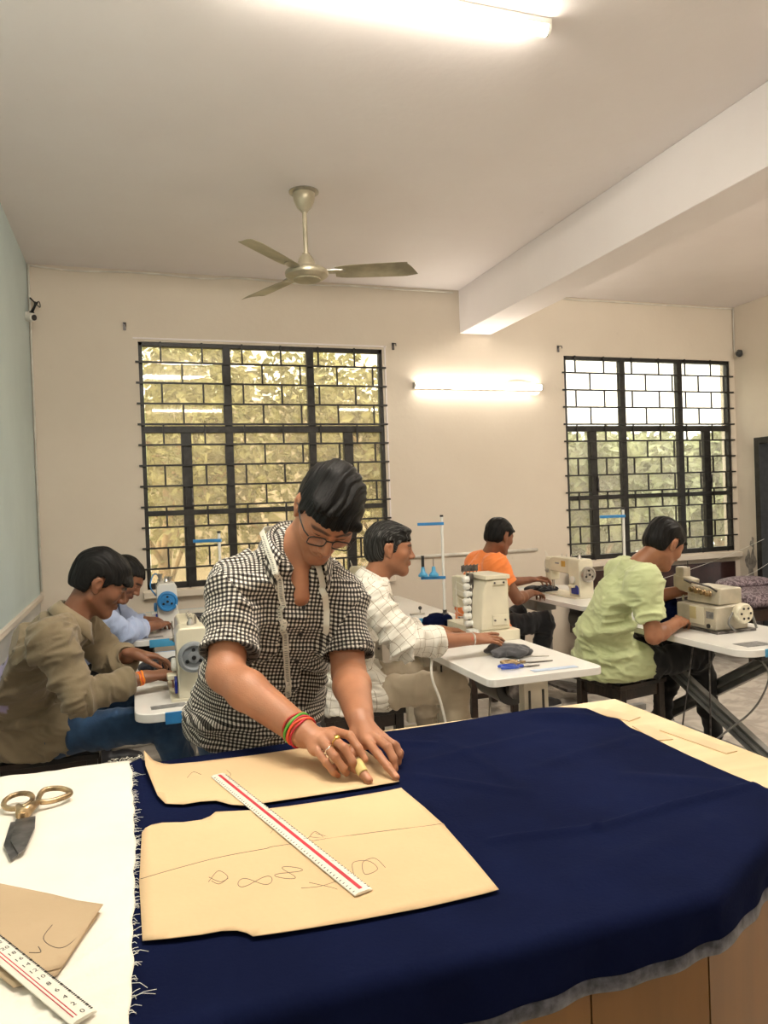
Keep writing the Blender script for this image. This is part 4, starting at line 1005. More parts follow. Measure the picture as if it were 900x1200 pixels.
def frame(fwd, up):
    f = unit(fwd); u = V3(up); u = unit(u-f*(u@f)); r = np.cross(f, u)      # r = the person's own right
    return np.stack([r, f, u], 1)    # columns: right, forward, up
class Head:
    def __init__(s, c, fwd, up, sc=1.0): s.c = V3(c); s.M = frame(fwd, up); s.s = sc
    def w(s, p): return s.c+s.M@(V3(p)*s.s)
    def loc(s, P): return ((P-s.c)@s.M)/s.s
def add_head(F, H, nose=1.0, full=0):
    s = H.s; M = H.M
    E = lambda c, r, k=.01, op='add', Rm=M: F.ell(H.w(c), V3(r)*s, Rm, k*s, op)
    C = lambda a, b, ra, rb, k=.01, op='add', **kw: F.cap(H.w(a), H.w(b), ra*s, rb*s, k*s, op, **kw)
    E((0, -.018, .030), (.073, .093, .082))
    E((0, .030, .018), (.062, .062, .070), .03)
    E((0, .028, -.035), (.056, .060, .070), .03)
    C((.042, -.005, -.055), (.012, .068, -.097), .022, .019, .03); C((-.042, -.005, -.055), (-.012, .068, -.097), .022, .019, .03)
    E((0, .070, -.092), (.021, .019, .017), .018)
    for q in (-1, 1):
        C((q*.010, .086, .022), (q*.043, .070, .022), .010, .009, .014)          # brow
        E((q*.044, .055, -.020), (.022+.003*full, .024, .022+.004*full), .022)    # cheek
    for q in (-1, 1): E((q*.031, .095, .004), (.019, .013, .013), .012, 'cut')   # socket
    C((0, .086, .014), (0, .109*nose+.0, -.026), .0075, .0115, .012)             # nose bridge
    for q in (-1, 1): E((q*.012, .097, -.031), (.009, .012, .0085), .006)
    for q in (-1, 1): E((q*.007, .103, -.0385), (.0042, .005, .004), .002, 'cut')
    for q in (-1, 1): E((q*.031, .0755, .003), (.0135, .0125, .0125), .002)      # eyeball with lid
    for q in (-1, 1): C((q*.018, .089, .010), (q*.045, .080, .009), .0036, .0032, .004)   # upper lid
    for q in (-1, 1): C((q*.020, .0855, -.007), (q*.043, .078, -.006), .003, .003, .005)
    E((0, .080, -.055), (.026, .016, .016), .012)
    for q in (-1, 1): C((0, .0965, -.0515), (q*.021, .085, -.0545), .0050, .0032, .005)
    for q in (-1, 1): C((0, .0955, -.0620), (q*.019, .085, -.0585), .0062, .0036, .005)
    C((-.020, .093, -.0568), (.020, .093, -.0568), .0018, .0018, .002, 'cut')
    C((0, .092, -.048), (0, .097, -.040), .0025, .0025, .003, 'cut')
    for q in (-1, 1):                                                             # ears
        er = np.stack([H.M@unit((1, -.28*q*0, 0)), H.M@unit((0, 1, 0)), H.M@unit((0, 0, 1))], 1)
        E((q*.073, -.012, -.004), (.010, .019, .031), .006)
        E((q*.080, -.016, .004), (.007, .020, .026), .004)
        E((q*.085, -.006, .002), (.0055, .010, .016), .003, 'cut')
        E((q*.074, -.004, -.030), (.006, .009, .010), .005)
def add_neck(F, H, base, r=.054, k=.02, throat=1):
    F.cap(H.w((0, -.028, -.05)), base, r*H.s*.98, r*1.08, k)
    if throat: F.cap(H.w((0, .018, -.085)), V3(base)+H.M[:, 1]*.02, .020, .024, .03)
def head_tint(H, P, T, stubble=0.0, iris=True, moustache=0.0, lidclosed=False):
    l = H.loc(P); near = (np.linalg.norm(l, axis=1) < .16)
    def blob(c, r, col, soft=.35):
        q = np.sqrt((((l-V3(c))/V3(r))**2).sum(1)); w = np.clip((1+soft-q)/soft, 0, 1)*near
        T[:] = T*(1-w[:, None])+np.array(col)*w[:, None]
    for q in (-1, 1):
        blob((q*.031, .092, .024), (.021, .03, .0048), (.16, .14, .14), .5)       # eyebrow
        blob((q*.042, .085, .0215), (.010, .03, .0040), (.18, .16, .16), .5)
        blob((q*.031, .088, -.008), (.016, .02, .006), (.80, .74, .74), .8)
        if not lidclosed:
            blob((q*.031, .090, .0015), (.0115, .012, .0045), (1.5, 1.9, 2.3), .25)
            blob((q*.031, .090, .0015), (.0052, .012, .0048), (.08, .06, .06), .2)
        blob((q*.031, .090, .0065), (.0145, .012, .0016), (.12, .10, .10), .5)
    blob((0, .094, -.0568), (.021, .012, .0070), (.78, .56, .58), .3)
    blob((0, .094, -.0568), (.020, .014, .0012), (.35, .22, .24), .5)
    if stubble:
        blob((0, .05, -.085), (.062, .07, .040), (1-stubble, 1-stubble, 1-stubble*.9), .5)
    if moustache: blob((0, .095, -.0455), (.024, .02, .0045), (1-moustache,)*3, .5)
    return T
def rot(axis, ang):
    a = unit(axis); c, s_ = math.cos(ang), math.sin(ang); K = np.array([[0, -a[2], a[1]], [a[2], 0, -a[0]], [-a[1], a[0], 0]])
    return np.eye(3)+s_*K+(1-c)*K@K
def add_hand(F, W, d, pn, side, curls=None, spread=(.16, .03, -.08, -.20), thumb=(.9, .35, .3, .2), sc=1.0, nails=None, tgt=None):
    """W wrist, d direction to the knuckles, pn palm normal (towards the palm side), side=+1 when thumb lies on cross(d, pn)... 
    curls: 4 x (mcp, pip, dip) radians. thumb: (out angle, fold towards palm, bend1, bend2). Returns fingertips"""
    d = unit(d); pn = V3(pn); pn = unit(pn-d*(pn@d)); t = np.cross(d, pn)*side; W = V3(W)
    curls = curls or [(.3, .4, .3)]*4; tips = []
    offs = (.030, .010, -.010, -.029); fw_ = (.088, .092, .087, .079); rad = (.0090, .0092, .0086, .0076)
    lens = ((.043, .026, .021), (.047, .030, .022), (.043, .027, .021), (.034, .021, .019))
    S = lambda x: x*sc
    F.cap(W-d*S(.02), W+d*S(.02), S(.026), S(.029), .012, flat=(pn, .72))
    F.cap(W+d*S(.02)+t*S(.008), W+d*S(.068)+t*S(.014), S(.026), S(.022), .014, flat=(pn, .62))
    F.cap(W+d*S(.02)-t*S(.008), W+d*S(.064)-t*S(.014), S(.024), S(.020), .014, flat=(pn, .62))
    joints = []
    for i in range(4):
        k0 = W+d*S(fw_[i])+t*S(offs[i])-pn*S(.003)
        F.cap(W+d*S(.03)+t*S(offs[i]*.55), k0, S(.012), S(rad[i]*1.10), .010)
        dd = unit(d*math.cos(spread[i])+t*math.sin(spread[i])); ax = np.cross(dd, pn); p = k0; a = 0; J = [k0]
        for q in range(3):
            a += curls[i][q]; v = rot(ax, a)@dd; e = p+v*S(lens[i][q])
            r0_ = rad[i]*(1.0, .93, .86)[q]; r1_ = rad[i]*(.93, .86, .74)[q]
            F.cap(p, e, S(r0_), S(r1_), .0035 if q else .006)
            p = e; J.append(e)
        nail_n = np.cross(v, ax) # dorsal or palmar
        if nail_n@pn > 0: nail_n = -nail_n
        tips.append((p, v, nail_n, S(rad[i]*.8))); joints.append(J)
    # thumb: leaves the side of the palm near its base
    o, fo, b1, b2 = thumb
    p = W+d*S(.022)+t*S(.022)+pn*S(.004); dv = unit(d*math.cos(o)+t*math.sin(o)+pn*fo); J = [p]
    F.cap(W+d*S(.012)+t*S(.012), p+dv*S(.012), S(.018), S(.0155), .014)
    ax = unit(np.cross(dv, unit(d*.8-t*.6+pn*.3)))
    for q, (ln, ra, rb, bb) in enumerate(((.044, .0145, .0115, 0), (.034, .0112, .0100, b1), (.028, .0100, .0082, b2))):
        dv = rot(ax, bb)@dv; e = p+dv*S(ln); F.cap(p, e, S(ra), S(rb), .008 if q == 0 else .004); p = e; J.append(e)
    nn = -pn-dv*(-pn@dv); tips.append((p, dv, unit(nn), S(.0088))); joints.append(J)
    if nails is not None: nails += tips
    return joints
def nail_tint(P, T, nails, col=(1.35, 1.35, 1.45)):
    for (p, v, n, r) in nails:
        c = p-v*r*.2+n*r*.75; q = P-c; v_, n_ = unit(v), unit(n); s_ = np.cross(v_, n_)
        m = np.sqrt(((q@v_)/(r*.95))**2+((q@s_)/(r*.72))**2+((q@n_)/(r*.7))**2); w = np.clip((1.2-m)/.25, 0, 1)[:, None]
        T[:] = T*(1-w)+np.array(col)*w
    return T
def hair_mesh(H, name, m, parent, h=.003, style=None, seed=0, off=.012, fringe=.045, nape=-.075, side=-.02, top=.0, extra=None, amp=.0035, bang=0, earcut=.004, comb=(.35, 1, 0)):
    s = H.s; lo = H.c-.16*s; F = Field(lo, H.c+.16*s, h*s)
    F.ell(H.w((0, -.020, .034)), V3((.073+off*.8, .093+off, .082+off+top))*s, H.M, 0)
    F.ell(H.w((0, .028, .030)), V3((.064+off*.7, .064+off*.5, .066+off*.9+top))*s, H.M, .02)
    F.ell(H.w((0, -.045, -.02)), V3((.062+off*.6, .062+off*.7, .06))*s, H.M, .02)
    for (c, r) in (extra or []): F.ell(H.w(c), V3(r)*s, H.M, .015*s)
    M = H.M; c0 = H.c
    def cut(X, Y, Z):
        x, y, z = X-c0[0], Y-c0[1], Z-c0[2]
        lx = (x*M[0, 0]+y*M[1, 0]+z*M[2, 0])/s; ly = (x*M[0, 1]+y*M[1, 1]+z*M[2, 1])/s; lz = (x*M[0, 2]+y*M[1, 2]+z*M[2, 2])/s
        g = np.interp(ly, [-.12, -.045, -.035, -.028, .004, .008, .018, .030, .05, .075, .12], [nape, nape, nape*.75, .035*.9, .038, side, side*.8, side*.3+.020, fringe*.78, fringe, fringe]).astype(f32)
        g = g+.0040*np.sin(lx*310+3*np.sin(lx*83)+seed)*np.sin(lx*121+1.3+seed)+.0018*np.sin(lx*640+5*np.sin(lx*150))+.0035*np.sin(ly*260+4*np.sin(ly*90))*(ly < .03)
        g = g+.010*np.abs(lx/.06)*(ly > .045)*(-1 if bang else 1)*(.6)
        # the crown covers the ear line only at the side of the skull
        g = np.where((np.abs(lx) < .050) & (ly < .0), nape, g)
        return -(g-lz)*.75*s          # positive outside the removed part -> used with op cut
    F.put(F.lo, F.lo+F.n*F.h, cut, .004*s, 'cut')
    P, Q = F.mesh(); P = relax(P, Q, 2)
    l = H.loc(P); Nn = vnormals(P, Q)
    cx = comb[0]; u = l[:, 0]*1.0-l[:, 1]*cx+.02*vnoise(l*18, seed); st = np.stack([u*95, l[:, 1]*9+l[:, 2]*5, l[:, 2]*12], 1)
    n = vnoise(st, seed)-.5+.5*(vnoise(st*2.2, seed+2)-.5); n2 = vnoise(l*26, seed+4)-.5
    P = P+Nn*((amp*2*n+amp*1.6*n2)*s)[:, None]
    # thin the hair towards its cut edge so it lies on the skin
    # strand coordinates for the streaks
    lq = l[Q]; uu = lq[:, :, 0]-lq[:, :, 1]*cx; vv = lq[:, :, 1]+lq[:, :, 2]*.6
    uv = np.stack([uu, vv], 2).reshape(-1, 2)
    return to_obj(name, P, Q, m, parent, uv=uv)
# ================================================================ PEOPLE
SK_FAIR = skin_mat('skin_warm', (.43, .195, .105))
SK_MID = skin_mat('skin_brown', (.33, .145, .075))
SK_DEEP = skin_mat('skin_deep_brown', (.225, .095, .050))
def uvfabric(name, kind, rough=.85):
    m, nt, b = nm(name); b.inputs['Roughness'].default_value = rough; b.inputs['Specular IOR Level'].default_value = .2; b.inputs['Sheen Weight'].default_value = .15
    uv = N(nt, 'ShaderNodeUVMap'); uv.uv_map = 'weave'; sx = N(nt, 'ShaderNodeSeparateXYZ'); L(nt, uv.outputs[0], sx.inputs[0])
    def stripe(o, per, duty):
        a = N(nt, 'ShaderNodeMath', operation='MULTIPLY'); L(nt, o, a.inputs[0]); a.inputs[1].default_value = 1/per
        f = N(nt, 'ShaderNodeMath', operation='FRACT'); L(nt, a.outputs[0], f.inputs[0])
        g = N(nt, 'ShaderNodeMath', operation='LESS_THAN'); L(nt, f.outputs[0], g.inputs[0]); g.inputs[1].default_value = duty; return g.outputs[0]
    if kind == 'gingham':
        s1, s2 = stripe(sx.outputs[0], .0108, .5), stripe(sx.outputs[1], .0108, .5)
        ad = N(nt, 'ShaderNodeMath', operation='ADD'); L(nt, s1, ad.inputs[0]); L(nt, s2, ad.inputs[1])
        hf = N(nt, 'ShaderNodeMath', operation='MULTIPLY'); L(nt, ad.outputs[0], hf.inputs[0]); hf.inputs[1].default_value = .5
        cr = N(nt, 'ShaderNodeValToRGB'); cr.color_ramp.interpolation = 'CONSTANT'
        e = cr.color_ramp.elements; e[0].position = 0; e[0].color = (.78, .74, .66, 1); e[1].position = .4; e[1].color = (.13, .115, .10, 1)
        q = e.new(.8); q.color = (.012, .011, .012, 1); L(nt, hf.outputs[0], cr.inputs[0])
    else:
        s1, s2 = stripe(sx.outputs[0], .034, .05), stripe(sx.outputs[1], .034, .05)
        ad = N(nt, 'ShaderNodeMath', operation='MAXIMUM'); L(nt, s1, ad.inputs[0]); L(nt, s2, ad.inputs[1])
        cr = N(nt, 'ShaderNodeValToRGB'); cr.color_ramp.interpolation = 'CONSTANT'
        e = cr.color_ramp.elements; e[0].position = 0; e[0].color = (.78, .74, .66, 1); e[1].position = .5; e[1].color = (.34, .28, .20, 1)
        L(nt, ad.outputs[0], cr.inputs[0])
    L(nt, cr.outputs[0], b.inputs['Base Color'])
    tc = N(nt, 'ShaderNodeTexCoord'); n2 = N(nt, 'ShaderNodeTexNoise'); n2.inputs['Scale'].default_value = 30; n2.inputs['Detail'].default_value = 6
    L(nt, tc.outputs['Object'], n2.inputs['Vector']); bump(nt, b, n2.outputs['Fac'], .25, .01); return m
F_GING = uvfabric('black_white_gingham', 'gingham')
F_PANE = uvfabric('cream_windowpane_check', 'pane')
F_KHAKI = fabric('khaki_twill', (.235, .185, .115), var=.10, attr=True)
F_BLUES = fabric('pale_blue_shirting', (.42, .50, .72), var=.05)
F_ORNG = fabric('orange_jersey', (.92, .26, .07), var=.05)
F_GREEN = fabric('lime_jersey', (.54, .60, .33), var=.06)
F_JEAN = fabric('blue_denim', (.030, .075, .16), (.018, .045, .10), scale=14)
F_JEAN2 = fabric('dark_denim', (.025, .055, .12), scale=14)
F_BEIG = fabric('beige_trouser', (.50, .42, .31), var=.06)
F_BLK = fabric('black_trouser', (.012, .012, .014), var=.2)
M_SHOE = mat('dark_shoe', (.02, .02, .025), .5)
M_SOLE = mat('pale_sole', (.55, .52, .46), .6)

def person(label, loc):
    return empty('person', (loc[0], loc[1], 0), 0, label, 'person')
def body(root, J, H, skin, hands, h=.004, armr=1.0, neckr=.054, lo_hi=None, tint=None, face=None, toes=None, chest=None, throat=1):
    pts = np.array([V3(v) for v in J.values()]); F = Field(pts.min(0)-.15 if lo_hi is None else lo_hi[0], pts.max(0)+.16 if lo_hi is None else lo_hi[1], h)
    add_head(F, H); add_neck(F, H, J['neck'], neckr, throat=throat)
    ch = (V3(J['shR'])+V3(J['shL']))/2; a = armr
    F.cap(J['neck'], ch-V3((0, 0, .05)), .050, .050, .03)
    for q in (chest or []): F.cap(q[0], q[1], q[2], q[3], .02)
    nails = []
    for s_ in 'RL':
        F.cap(ch, J['sh'+s_], .045, .045*a, .03)
        F.cap(J['sh'+s_], J['el'+s_], .046*a, .038*a, .02)
        e, w = V3(J['el'+s_]), V3(J['wr'+s_]); q = e+(w-e)*.3
        F.chain([e, q, w], [.037*a, .040*a, .0265*a], .015)
    hj = hands(F, nails)
    P, Q = F.mesh(); P = relax(P, Q, 1, .4)
    T = np.ones((len(P), 3)); T = head_tint(H, P, T, **(face or {})); T = nail_tint(P, T, nails)
    if tint: T = tint(P, T)
    return to_obj('body', P, Q, skin, root, tint=T), hj
def garment(root, name, F, m, segs, amp=.006, seed=0, uvp=None, freq=16, tint=None, label=None, base=.35, it=3, uvfront=None):
    P, Q = F.mesh(); P = relax(P, Q, it); Nn = vnormals(P, Q)
    uv = bone_uv(P, Q, uvp, uvfront) if uvp else None
    P2 = folds(P, Nn, segs, amp, seed, freq, base)
    return to_obj(name, P2, Q, m, root, uv=uv, tint=None if tint is None else tint(P), label=label)
def ribbon(name, pts, w, nrm, th, m, parent, **kw):
    """flat strip along pts; nrm: list or vector = face normal"""
    pts = [Vector(p) for p in pts]; vs = []; fs = []; n = len(pts)
    for i, p in enumerate(pts):
        t = (pts[min(i+1, n-1)]-pts[max(i-1, 0)]).normalized(); nn = Vector(nrm[i] if isinstance(nrm, list) else nrm).normalized()
        s_ = t.cross(nn).normalized(); nn = s_.cross(t).normalized()
        ww = w[i] if isinstance(w, (list, tuple)) else w
        for a, b in ((-1, -1), (1, -1), (1, 1), (-1, 1)): vs.append(p+s_*a*ww/2+nn*b*th/2)
    for i in range(n-1):
        for k in range(4): fs.append((4*i+k, 4*i+(k+1) % 4, 4*i+4+(k+1) % 4, 4*i+4+k))
    fs += [(3, 2, 1, 0), tuple(4*(n-1)+k for k in range(4))]
    mb = MB(); mb._add(vs, fs); o = mb.build(name, m, None, smooth='auto', **kw)
    if parent is not None: o.parent = parent; o.matrix_parent_inverse = Matrix.Translation(-Vector(parent.location))
    return o
def wobj(mb, name, m, parent, **kw):
    """build a part given in world coordinates"""
    o = mb.build(name, m, None, **kw); o.parent = parent; o.matrix_parent_inverse = Matrix.Translation(-Vector(parent.location)); return o
def collar(root, c, up, fwd, r, m, h=.036, gap=.5, tip=.03, uvscale=1):
    up, fwd = Vector(unit(up)), Vector(fwd); fwd = (fwd-up*fwd.dot(up)).normalized(); rt = fwd.cross(up); c = Vector(c)
    n = 28; vs = []; fs = []; rows = [(r*.98, h*.95), (r*1.06, h*1.12), (r*1.24, h*.50), (r*1.42, -.010)]
    uvs = []
    for i in range(n+1):
        u = i/n*2-1; a = u*(PI-gap)+PI      # from the front gap round the back
        e = abs(u)**6; acc = 0
        for j, (rr, hh) in enumerate(rows):
            x = math.sin(a)*rr*1.05; y = math.cos(a)*rr*1.1; drop = (-.030*abs(u)**2)
            p = c+rt*x+fwd*(y+(tip*e if j == 3 else tip*.25*e))+up*(hh+drop-(tip*.6*e if j == 3 else 0))
            vs.append(p); uvs.append((a*r*1.2, -hh))
    for i in range(n):
        for j in range(3): fs.append((i*4+j, (i+1)*4+j, (i+1)*4+j+1, i*4+j+1))
    me = bpy.data.meshes.new('collar'); me.from_pydata([tuple(v) for v in vs], [], fs)
    ul = me.uv_layers.new(name='weave')
    for lp in me.loops: ul.data[lp.index].uv = uvs[lp.vertex_index]
    if m is F_KHAKI:
        ca = me.color_attributes.new('tint', 'FLOAT_COLOR', 'POINT'); ca.data.foreach_set('color', [1.0]*(4*len(vs)))
    o = link('collar', me, m, None, smooth=True); o.parent = root; o.matrix_parent_inverse = Matrix.Translation(-Vector(root.location))
    so = o.modifiers.new('thick', 'SOLIDIFY'); so.thickness = .004; so.offset = 1
    return o
def shoe(root, heel, toe, label=None, m=M_SHOE, sole=M_SOLE, w=.044):
    heel, toe = V3(heel), V3(toe); d = unit(toe-heel); up = V3((0, 0, 1)); L_ = np.linalg.norm(toe-heel)
    F = Field(np.minimum(heel, toe)-.08, np.maximum(heel, toe)+.13, .005)
    F.cap(heel+up*.035, heel+d*L_*.6+up*.030, w*.85, w*.95, .01).cap(heel+d*L_*.5+up*.03, toe-d*.04+up*.022, w*.95, w*.8, .02).cap(heel+up*.05+d*.01, heel+d*.02+up*.10, w*.85, w*.9, .02)
    F.plane(heel+up*.016, (0, 0, -1), .002)
    P, Q = F.mesh(); o = to_obj('shoe', P, Q, m, root, label=label)
    F = Field(np.minimum(heel, toe)-.08, np.maximum(heel, toe)+.05, .004)
    F.cap(heel+up*.02, heel+d*L_*.6+up*.02, w*.9, w*1.02, .01).cap(heel+d*L_*.5+up*.02, toe-d*.035+up*.02, w*1.02, w*.88, .01)
    F.plane(heel+up*.026, (0, 0, 1), .002).plane(heel+up*.002, (0, 0, -1), .002)
    P, Q = F.mesh(); s = to_obj('sole', P, Q, sole, None); s.parent = o; return o
def bracelet(root, c, axis, r, tr, m, name='bracelet', label=None, seed=0, squash=.8, nrm=(0, 0, 1)):
    axis = Vector(unit(axis)); e1 = Vector(nrm)-axis*Vector(nrm).dot(axis); e1.normalize(); e2 = axis.cross(e1); c = Vector(c); rr = random.Random(seed)
    off = rr.uniform(-.004, .004)
    pts = [c+e1*math.cos(a)*r*squash+e2*math.sin(a)*r+axis*(off*math.sin(a+seed)+.002*math.sin(3*a+seed)) for a in [2*PI*i/24 for i in range(24)]]
    return wobj(MB().tube(pts, tr, 6, closed=True), name, m, root, smooth=True, label=label)
def std_hand(sideR, W, d, pn, **kw): return lambda F, nails: add_hand(F, W, d, pn, 1 if sideR else -1, nails=nails, **kw)
CURL = [(.35, .55, .35)]*4
def torso_rings(hip, neck, side, front, bend=.05, w=(.165, .160, .185, .185, .13), d=(.125, .118, .125, .115, .085)):
    """front vector = where the chest faces; bend pushes the back out"""
    hip, neck = V3(hip), V3(neck); S = unit(side); out = []
    for i, t in enumerate((-.08, .25, .58, .84, .96)):
        c = hip+(neck-hip)*t-V3(front)*bend*math.sin(PI*max(0, min(1, t)))
        out.append((c, w[i], d[i], S, unit(front)))
    return out
def seated(label, J, head, skin, hands, shirt, shirt_m, pants_m, hair_kw, sleeve='short', h=.004, uv=False, amp=.006, seed=0, side=None, front=None,
           rings=None, collar_m=None, hem=None, face=None, armr=1.0, shirt_tint=None, shirt_name='shirt', shoes=True, thighr=(.088, .066), shinr=(.060, .044), sleeve_cut=.55, slv=(.066, .056, .044), hairm=None, body_tint=None, neck_r=.054, basef=.35, ffreq=20):
    root = person(label, J['hip']); H = Head(*head)
    B_, hj = body(root, J, H, skin, hands, h=h, armr=armr, face=face, tint=body_tint, neckr=neck_r)
    hair_mesh(H, 'hair', hairm or M_HAIR, root, h=.0035, seed=seed, **hair_kw)
    J = {k: V3(v) for k, v in J.items()}
    side = unit(J['shL']-J['shR']) if side is None else unit(side)
    R_ = rings or torso_rings(J['hip'], J['neck'], side, front)
    allp = np.array([V3(r[0]) for r in R_]+[J['elR'], J['elL'], J['shR'], J['shL']]+([J['wrR'], J['wrL']] if sleeve == 'long' else []))
    F = Field(allp.min(0)-.22, allp.max(0)+.14, .0062); F.trunk(R_)
    nk = J['neck']
    for s_ in 'RL':
        F.cap(nk+(J['sh'+s_]-nk)*.25-V3((0, 0, .035)), J['sh'+s_], .052, slv[0]*.92, .085)
        sh, el, wr = J['sh'+s_], J['el'+s_], J['wr'+s_]
        if sleeve == 'short':
            e = sh+(el-sh)*sleeve_cut; F.cap(sh, e+unit(el-sh)*.05, slv[0], slv[0]*.93, .055)
            F.plane(e+unit(el-sh)*.02, el-sh, .003, lo=np.minimum(e, el)-.085, hi=np.maximum(e, el)+.085)
            F.cap(e, el, .050*armr, .044*armr, .003, 'cut')
        else:
            F.cap(sh, el, slv[0], slv[1], .065); c = wr if sleeve == 'long' else el+(wr-el)*sleeve_cut
            F.cap(el, c+unit(wr-el)*.0, slv[1], slv[2], .02)
            F.plane(c, wr-el, .003, lo=np.minimum(c, wr)-.05, hi=np.maximum(c, wr)+.07)
            F.cap(c-unit(wr-el)*.012, wr+unit(wr-el)*.05, .037*armr, .030*armr, .002, 'cut')
    for q_, kn in ((-1, 'kneeR'), (1, 'kneeL')):
        hh = J['hip']+side*q_*.09-V3((0, 0, .01)); F.cap(hh-unit(front)*.03, hh+unit(J[kn]-hh)*.10, thighr[0]+.024, thighr[0]+.016, .05)
    F.plane((0, 0, .500), (0, 0, -1), .012)
    segs = [(J['hip'], nk, .9, .15), (J['shR'], J['elR'], .5, 1.0), (J['shL'], J['elL'], .5, 1.0)]
    if sleeve != 'short': segs += [(J['elR'], J['wrR'], 1.2, .5), (J['elL'], J['wrL'], 1.2, .5)]
    uvp = None
    if uv:
        uvp = [([R_[0][0]]+[r[0] for r in R_[1:]], side, .15), ([J['shR'], J['elR'], J['wrR']], (0, 0, 1), .058), ([J['shL'], J['elL'], J['wrL']], (0, 0, 1), .058)]
    garment(root, shirt_name, F, shirt_m, segs, amp, seed, uvp, tint=shirt_tint, freq=ffreq, base=basef)
    # trousers
    kp = [J[k] for k in ('hip', 'kneeR', 'kneeL', 'ankR', 'ankL')]; kp = np.array(kp)
    F = Field(kp.min(0)-.2, kp.max(0)+.16, .0075)
    hp = J['hip']; fr = unit(front)
    hz = V3((0, 0, 0))
    F.ell(hp-V3((0, 0, .01)), (.125, .165, .100), frame(np.cross(V3((0, 0, 1)), side)*-1, (0, 0, 1))[:, [1, 0, 2]], .03)
    for s_, sg in (('R', -1), ('L', 1)):
        hj_ = hp+side*sg*.09+V3((0, 0, -.02)); F.cap(hj_, J['knee'+s_], thighr[0], thighr[1], .03); F.cap(J['knee'+s_], J['ank'+s_], shinr[0]*1.08, shinr[1]*1.1, .02)
        F.plane(J['ank'+s_], J['ank'+s_]-J['knee'+s_], .003, lo=J['ank'+s_]-.12, hi=J['ank'+s_]+.12)
    F.plane(V3((hp[0], hp[1], .472)), (0, 0, -1), .01, lo=hp-V3((.28, .28, .3)), hi=hp+V3((.16, .28, .1))) if hem is None else None
    segs = [(hp, J['kneeR'], 1.0, .7), (hp, J['kneeL'], 1.0, .7), (J['kneeR'], J['ankR'], .8, .6), (J['kneeL'], J['ankL'], .8, .6)]
    garment(root, 'trousers', F, pants_m, segs, .010, seed+7, freq=15)
    if collar_m is not None: collar(root, nk+(J['neck']-V3(R_[-2][0]))*.0+V3((0, 0, .002)), unit(H.c-nk)+V3((0, 0, .4)), H.M[:, 1], .060, collar_m)
    if shoes:
        for s_ in 'RL':
            a = J['ank'+s_]; fd = unit(V3((front[0], front[1], 0))); shoe(root, V3((a[0], a[1], 0))-fd*.035, V3((a[0], a[1], 0))+fd*.20)
    return root, H, J, hj

# ---- the man in khaki at the left
J = dict(neck=(-.235, 3.13, 1.045), shR=(-.30, 2.975, .985), shL=(-.225, 3.29, 1.0), elR=(-.205, 2.93, .775), elL=(-.10, 3.30, .815), wrR=(.015, 3.0, .815), wrL=(-.02, 3.19, .875),
         hip=(-.40, 3.38, .58), kneeR=(.10, 3.12, .60), kneeL=(.10, 3.44, .60), ankR=(.20, 3.15, .12), ankL=(.22, 3.45, .12))
def hnd(F, nails):
    a = add_hand(F, J['wrR'], (.95, .30, -.02), (.0, .1, -1), 1, curls=[(.35, .45, .3), (.45, .6, .4), (.55, .7, .4), (.6, .8, .4)], thumb=(.6, .35, .3, .2), nails=nails)
    b = add_hand(F, J['wrL'], (.97, -.02, -.22), (-.1, -.1, -1), -1, curls=[(.25, .35, .25), (.35, .5, .3), (.45, .6, .4), (.5, .7, .4)], thumb=(.6, .3, .3, .2), nails=nails)
    return a, b
def khaki_tint(P):
    T = np.ones((len(P), 3)); hip = V3(J['hip']); nk = V3(J['neck']); ax = unit(nk-hip); t = (P-hip)@ax; back = (P-(hip+np.outer(t, ax)))@V3((-1, 0, 0))
    m = (back > .135) & (t > .16) & (t < .40) & (np.abs(P[:, 1]-3.29) < .13)
    w = np.clip((np.minimum(np.minimum(t-.16, .40-t), .13-np.abs(P[:, 1]-3.29)))/.006, 0, 1)*m
    lav = np.array((1.9, 2.1, 5.2)); T = T*(1-w[:, None])+lav*w[:, None]
    q = m & (t > .37); T[q] = (3.6, .35, .6)
    ink = m & (t > .19) & (t < .31) & (vnoise(np.stack([t*60, P[:, 1]*40, P[:, 2]*2], 1), 2) > .60); T[ink] = (.15, .1, .35)
    return T
fr = (.86, -.05, .5)
RG = [((-.41, 3.37, .47), .205, .175, (0, 1, 0), (1, 0, .15)), ((-.445, 3.34, .64), .165, .135, (0, 1, 0), (.95, 0, .2)), ((-.435, 3.27, .79), .175, .135, (.05, 1, 0), (.9, 0, .4)),
      ((-.37, 3.18, .93), .175, .115, (.15, 1, 0), (.75, 0, .6)), ((-.29, 3.14, 1.01), .12, .085, (.15, 1, 0), (.6, 0, .75))]
def ktint_wrap(P): return khaki_tint(P)
pa, HA, JA, _ = seated('young man in khaki overshirt and jeans bent over the near left sewing machine', J,
    ((-.130, 3.13, 1.172), (.86, .05, -.50), (.45, .0, .86)), SK_DEEP, hnd, None, F_KHAKI, F_JEAN, dict(off=.013, fringe=.040, top=.012, bang=1, comb=(.2, 1, 0), nape=-.052, side=-.004, extra=[((.0, .085, .045), (.055, .028, .030))]),
    sleeve='fore', sleeve_cut=.80, amp=.012, seed=3, side=(.1, 1, 0), front=(.9, 0, .3), rings=RG, collar_m=F_KHAKI, shirt_tint=ktint_wrap, shirt_name='overshirt', slv=(.072, .062, .050), armr=.92, face=dict(lidclosed=True, moustache=.5), neck_r=.050)
for k in range(3): bracelet(pa, V3(JA['wrR'])+unit(V3(JA['wrR'])-V3(JA['elR']))*(-.020+.007*k), V3(JA['wrR'])-V3(JA['elR']), .030, .0042, mat('orange_thread', (.85, .25, .02) if k % 2 == 0 else (.75, .10, .02), .7), label='orange and red thread bracelet', seed=k)

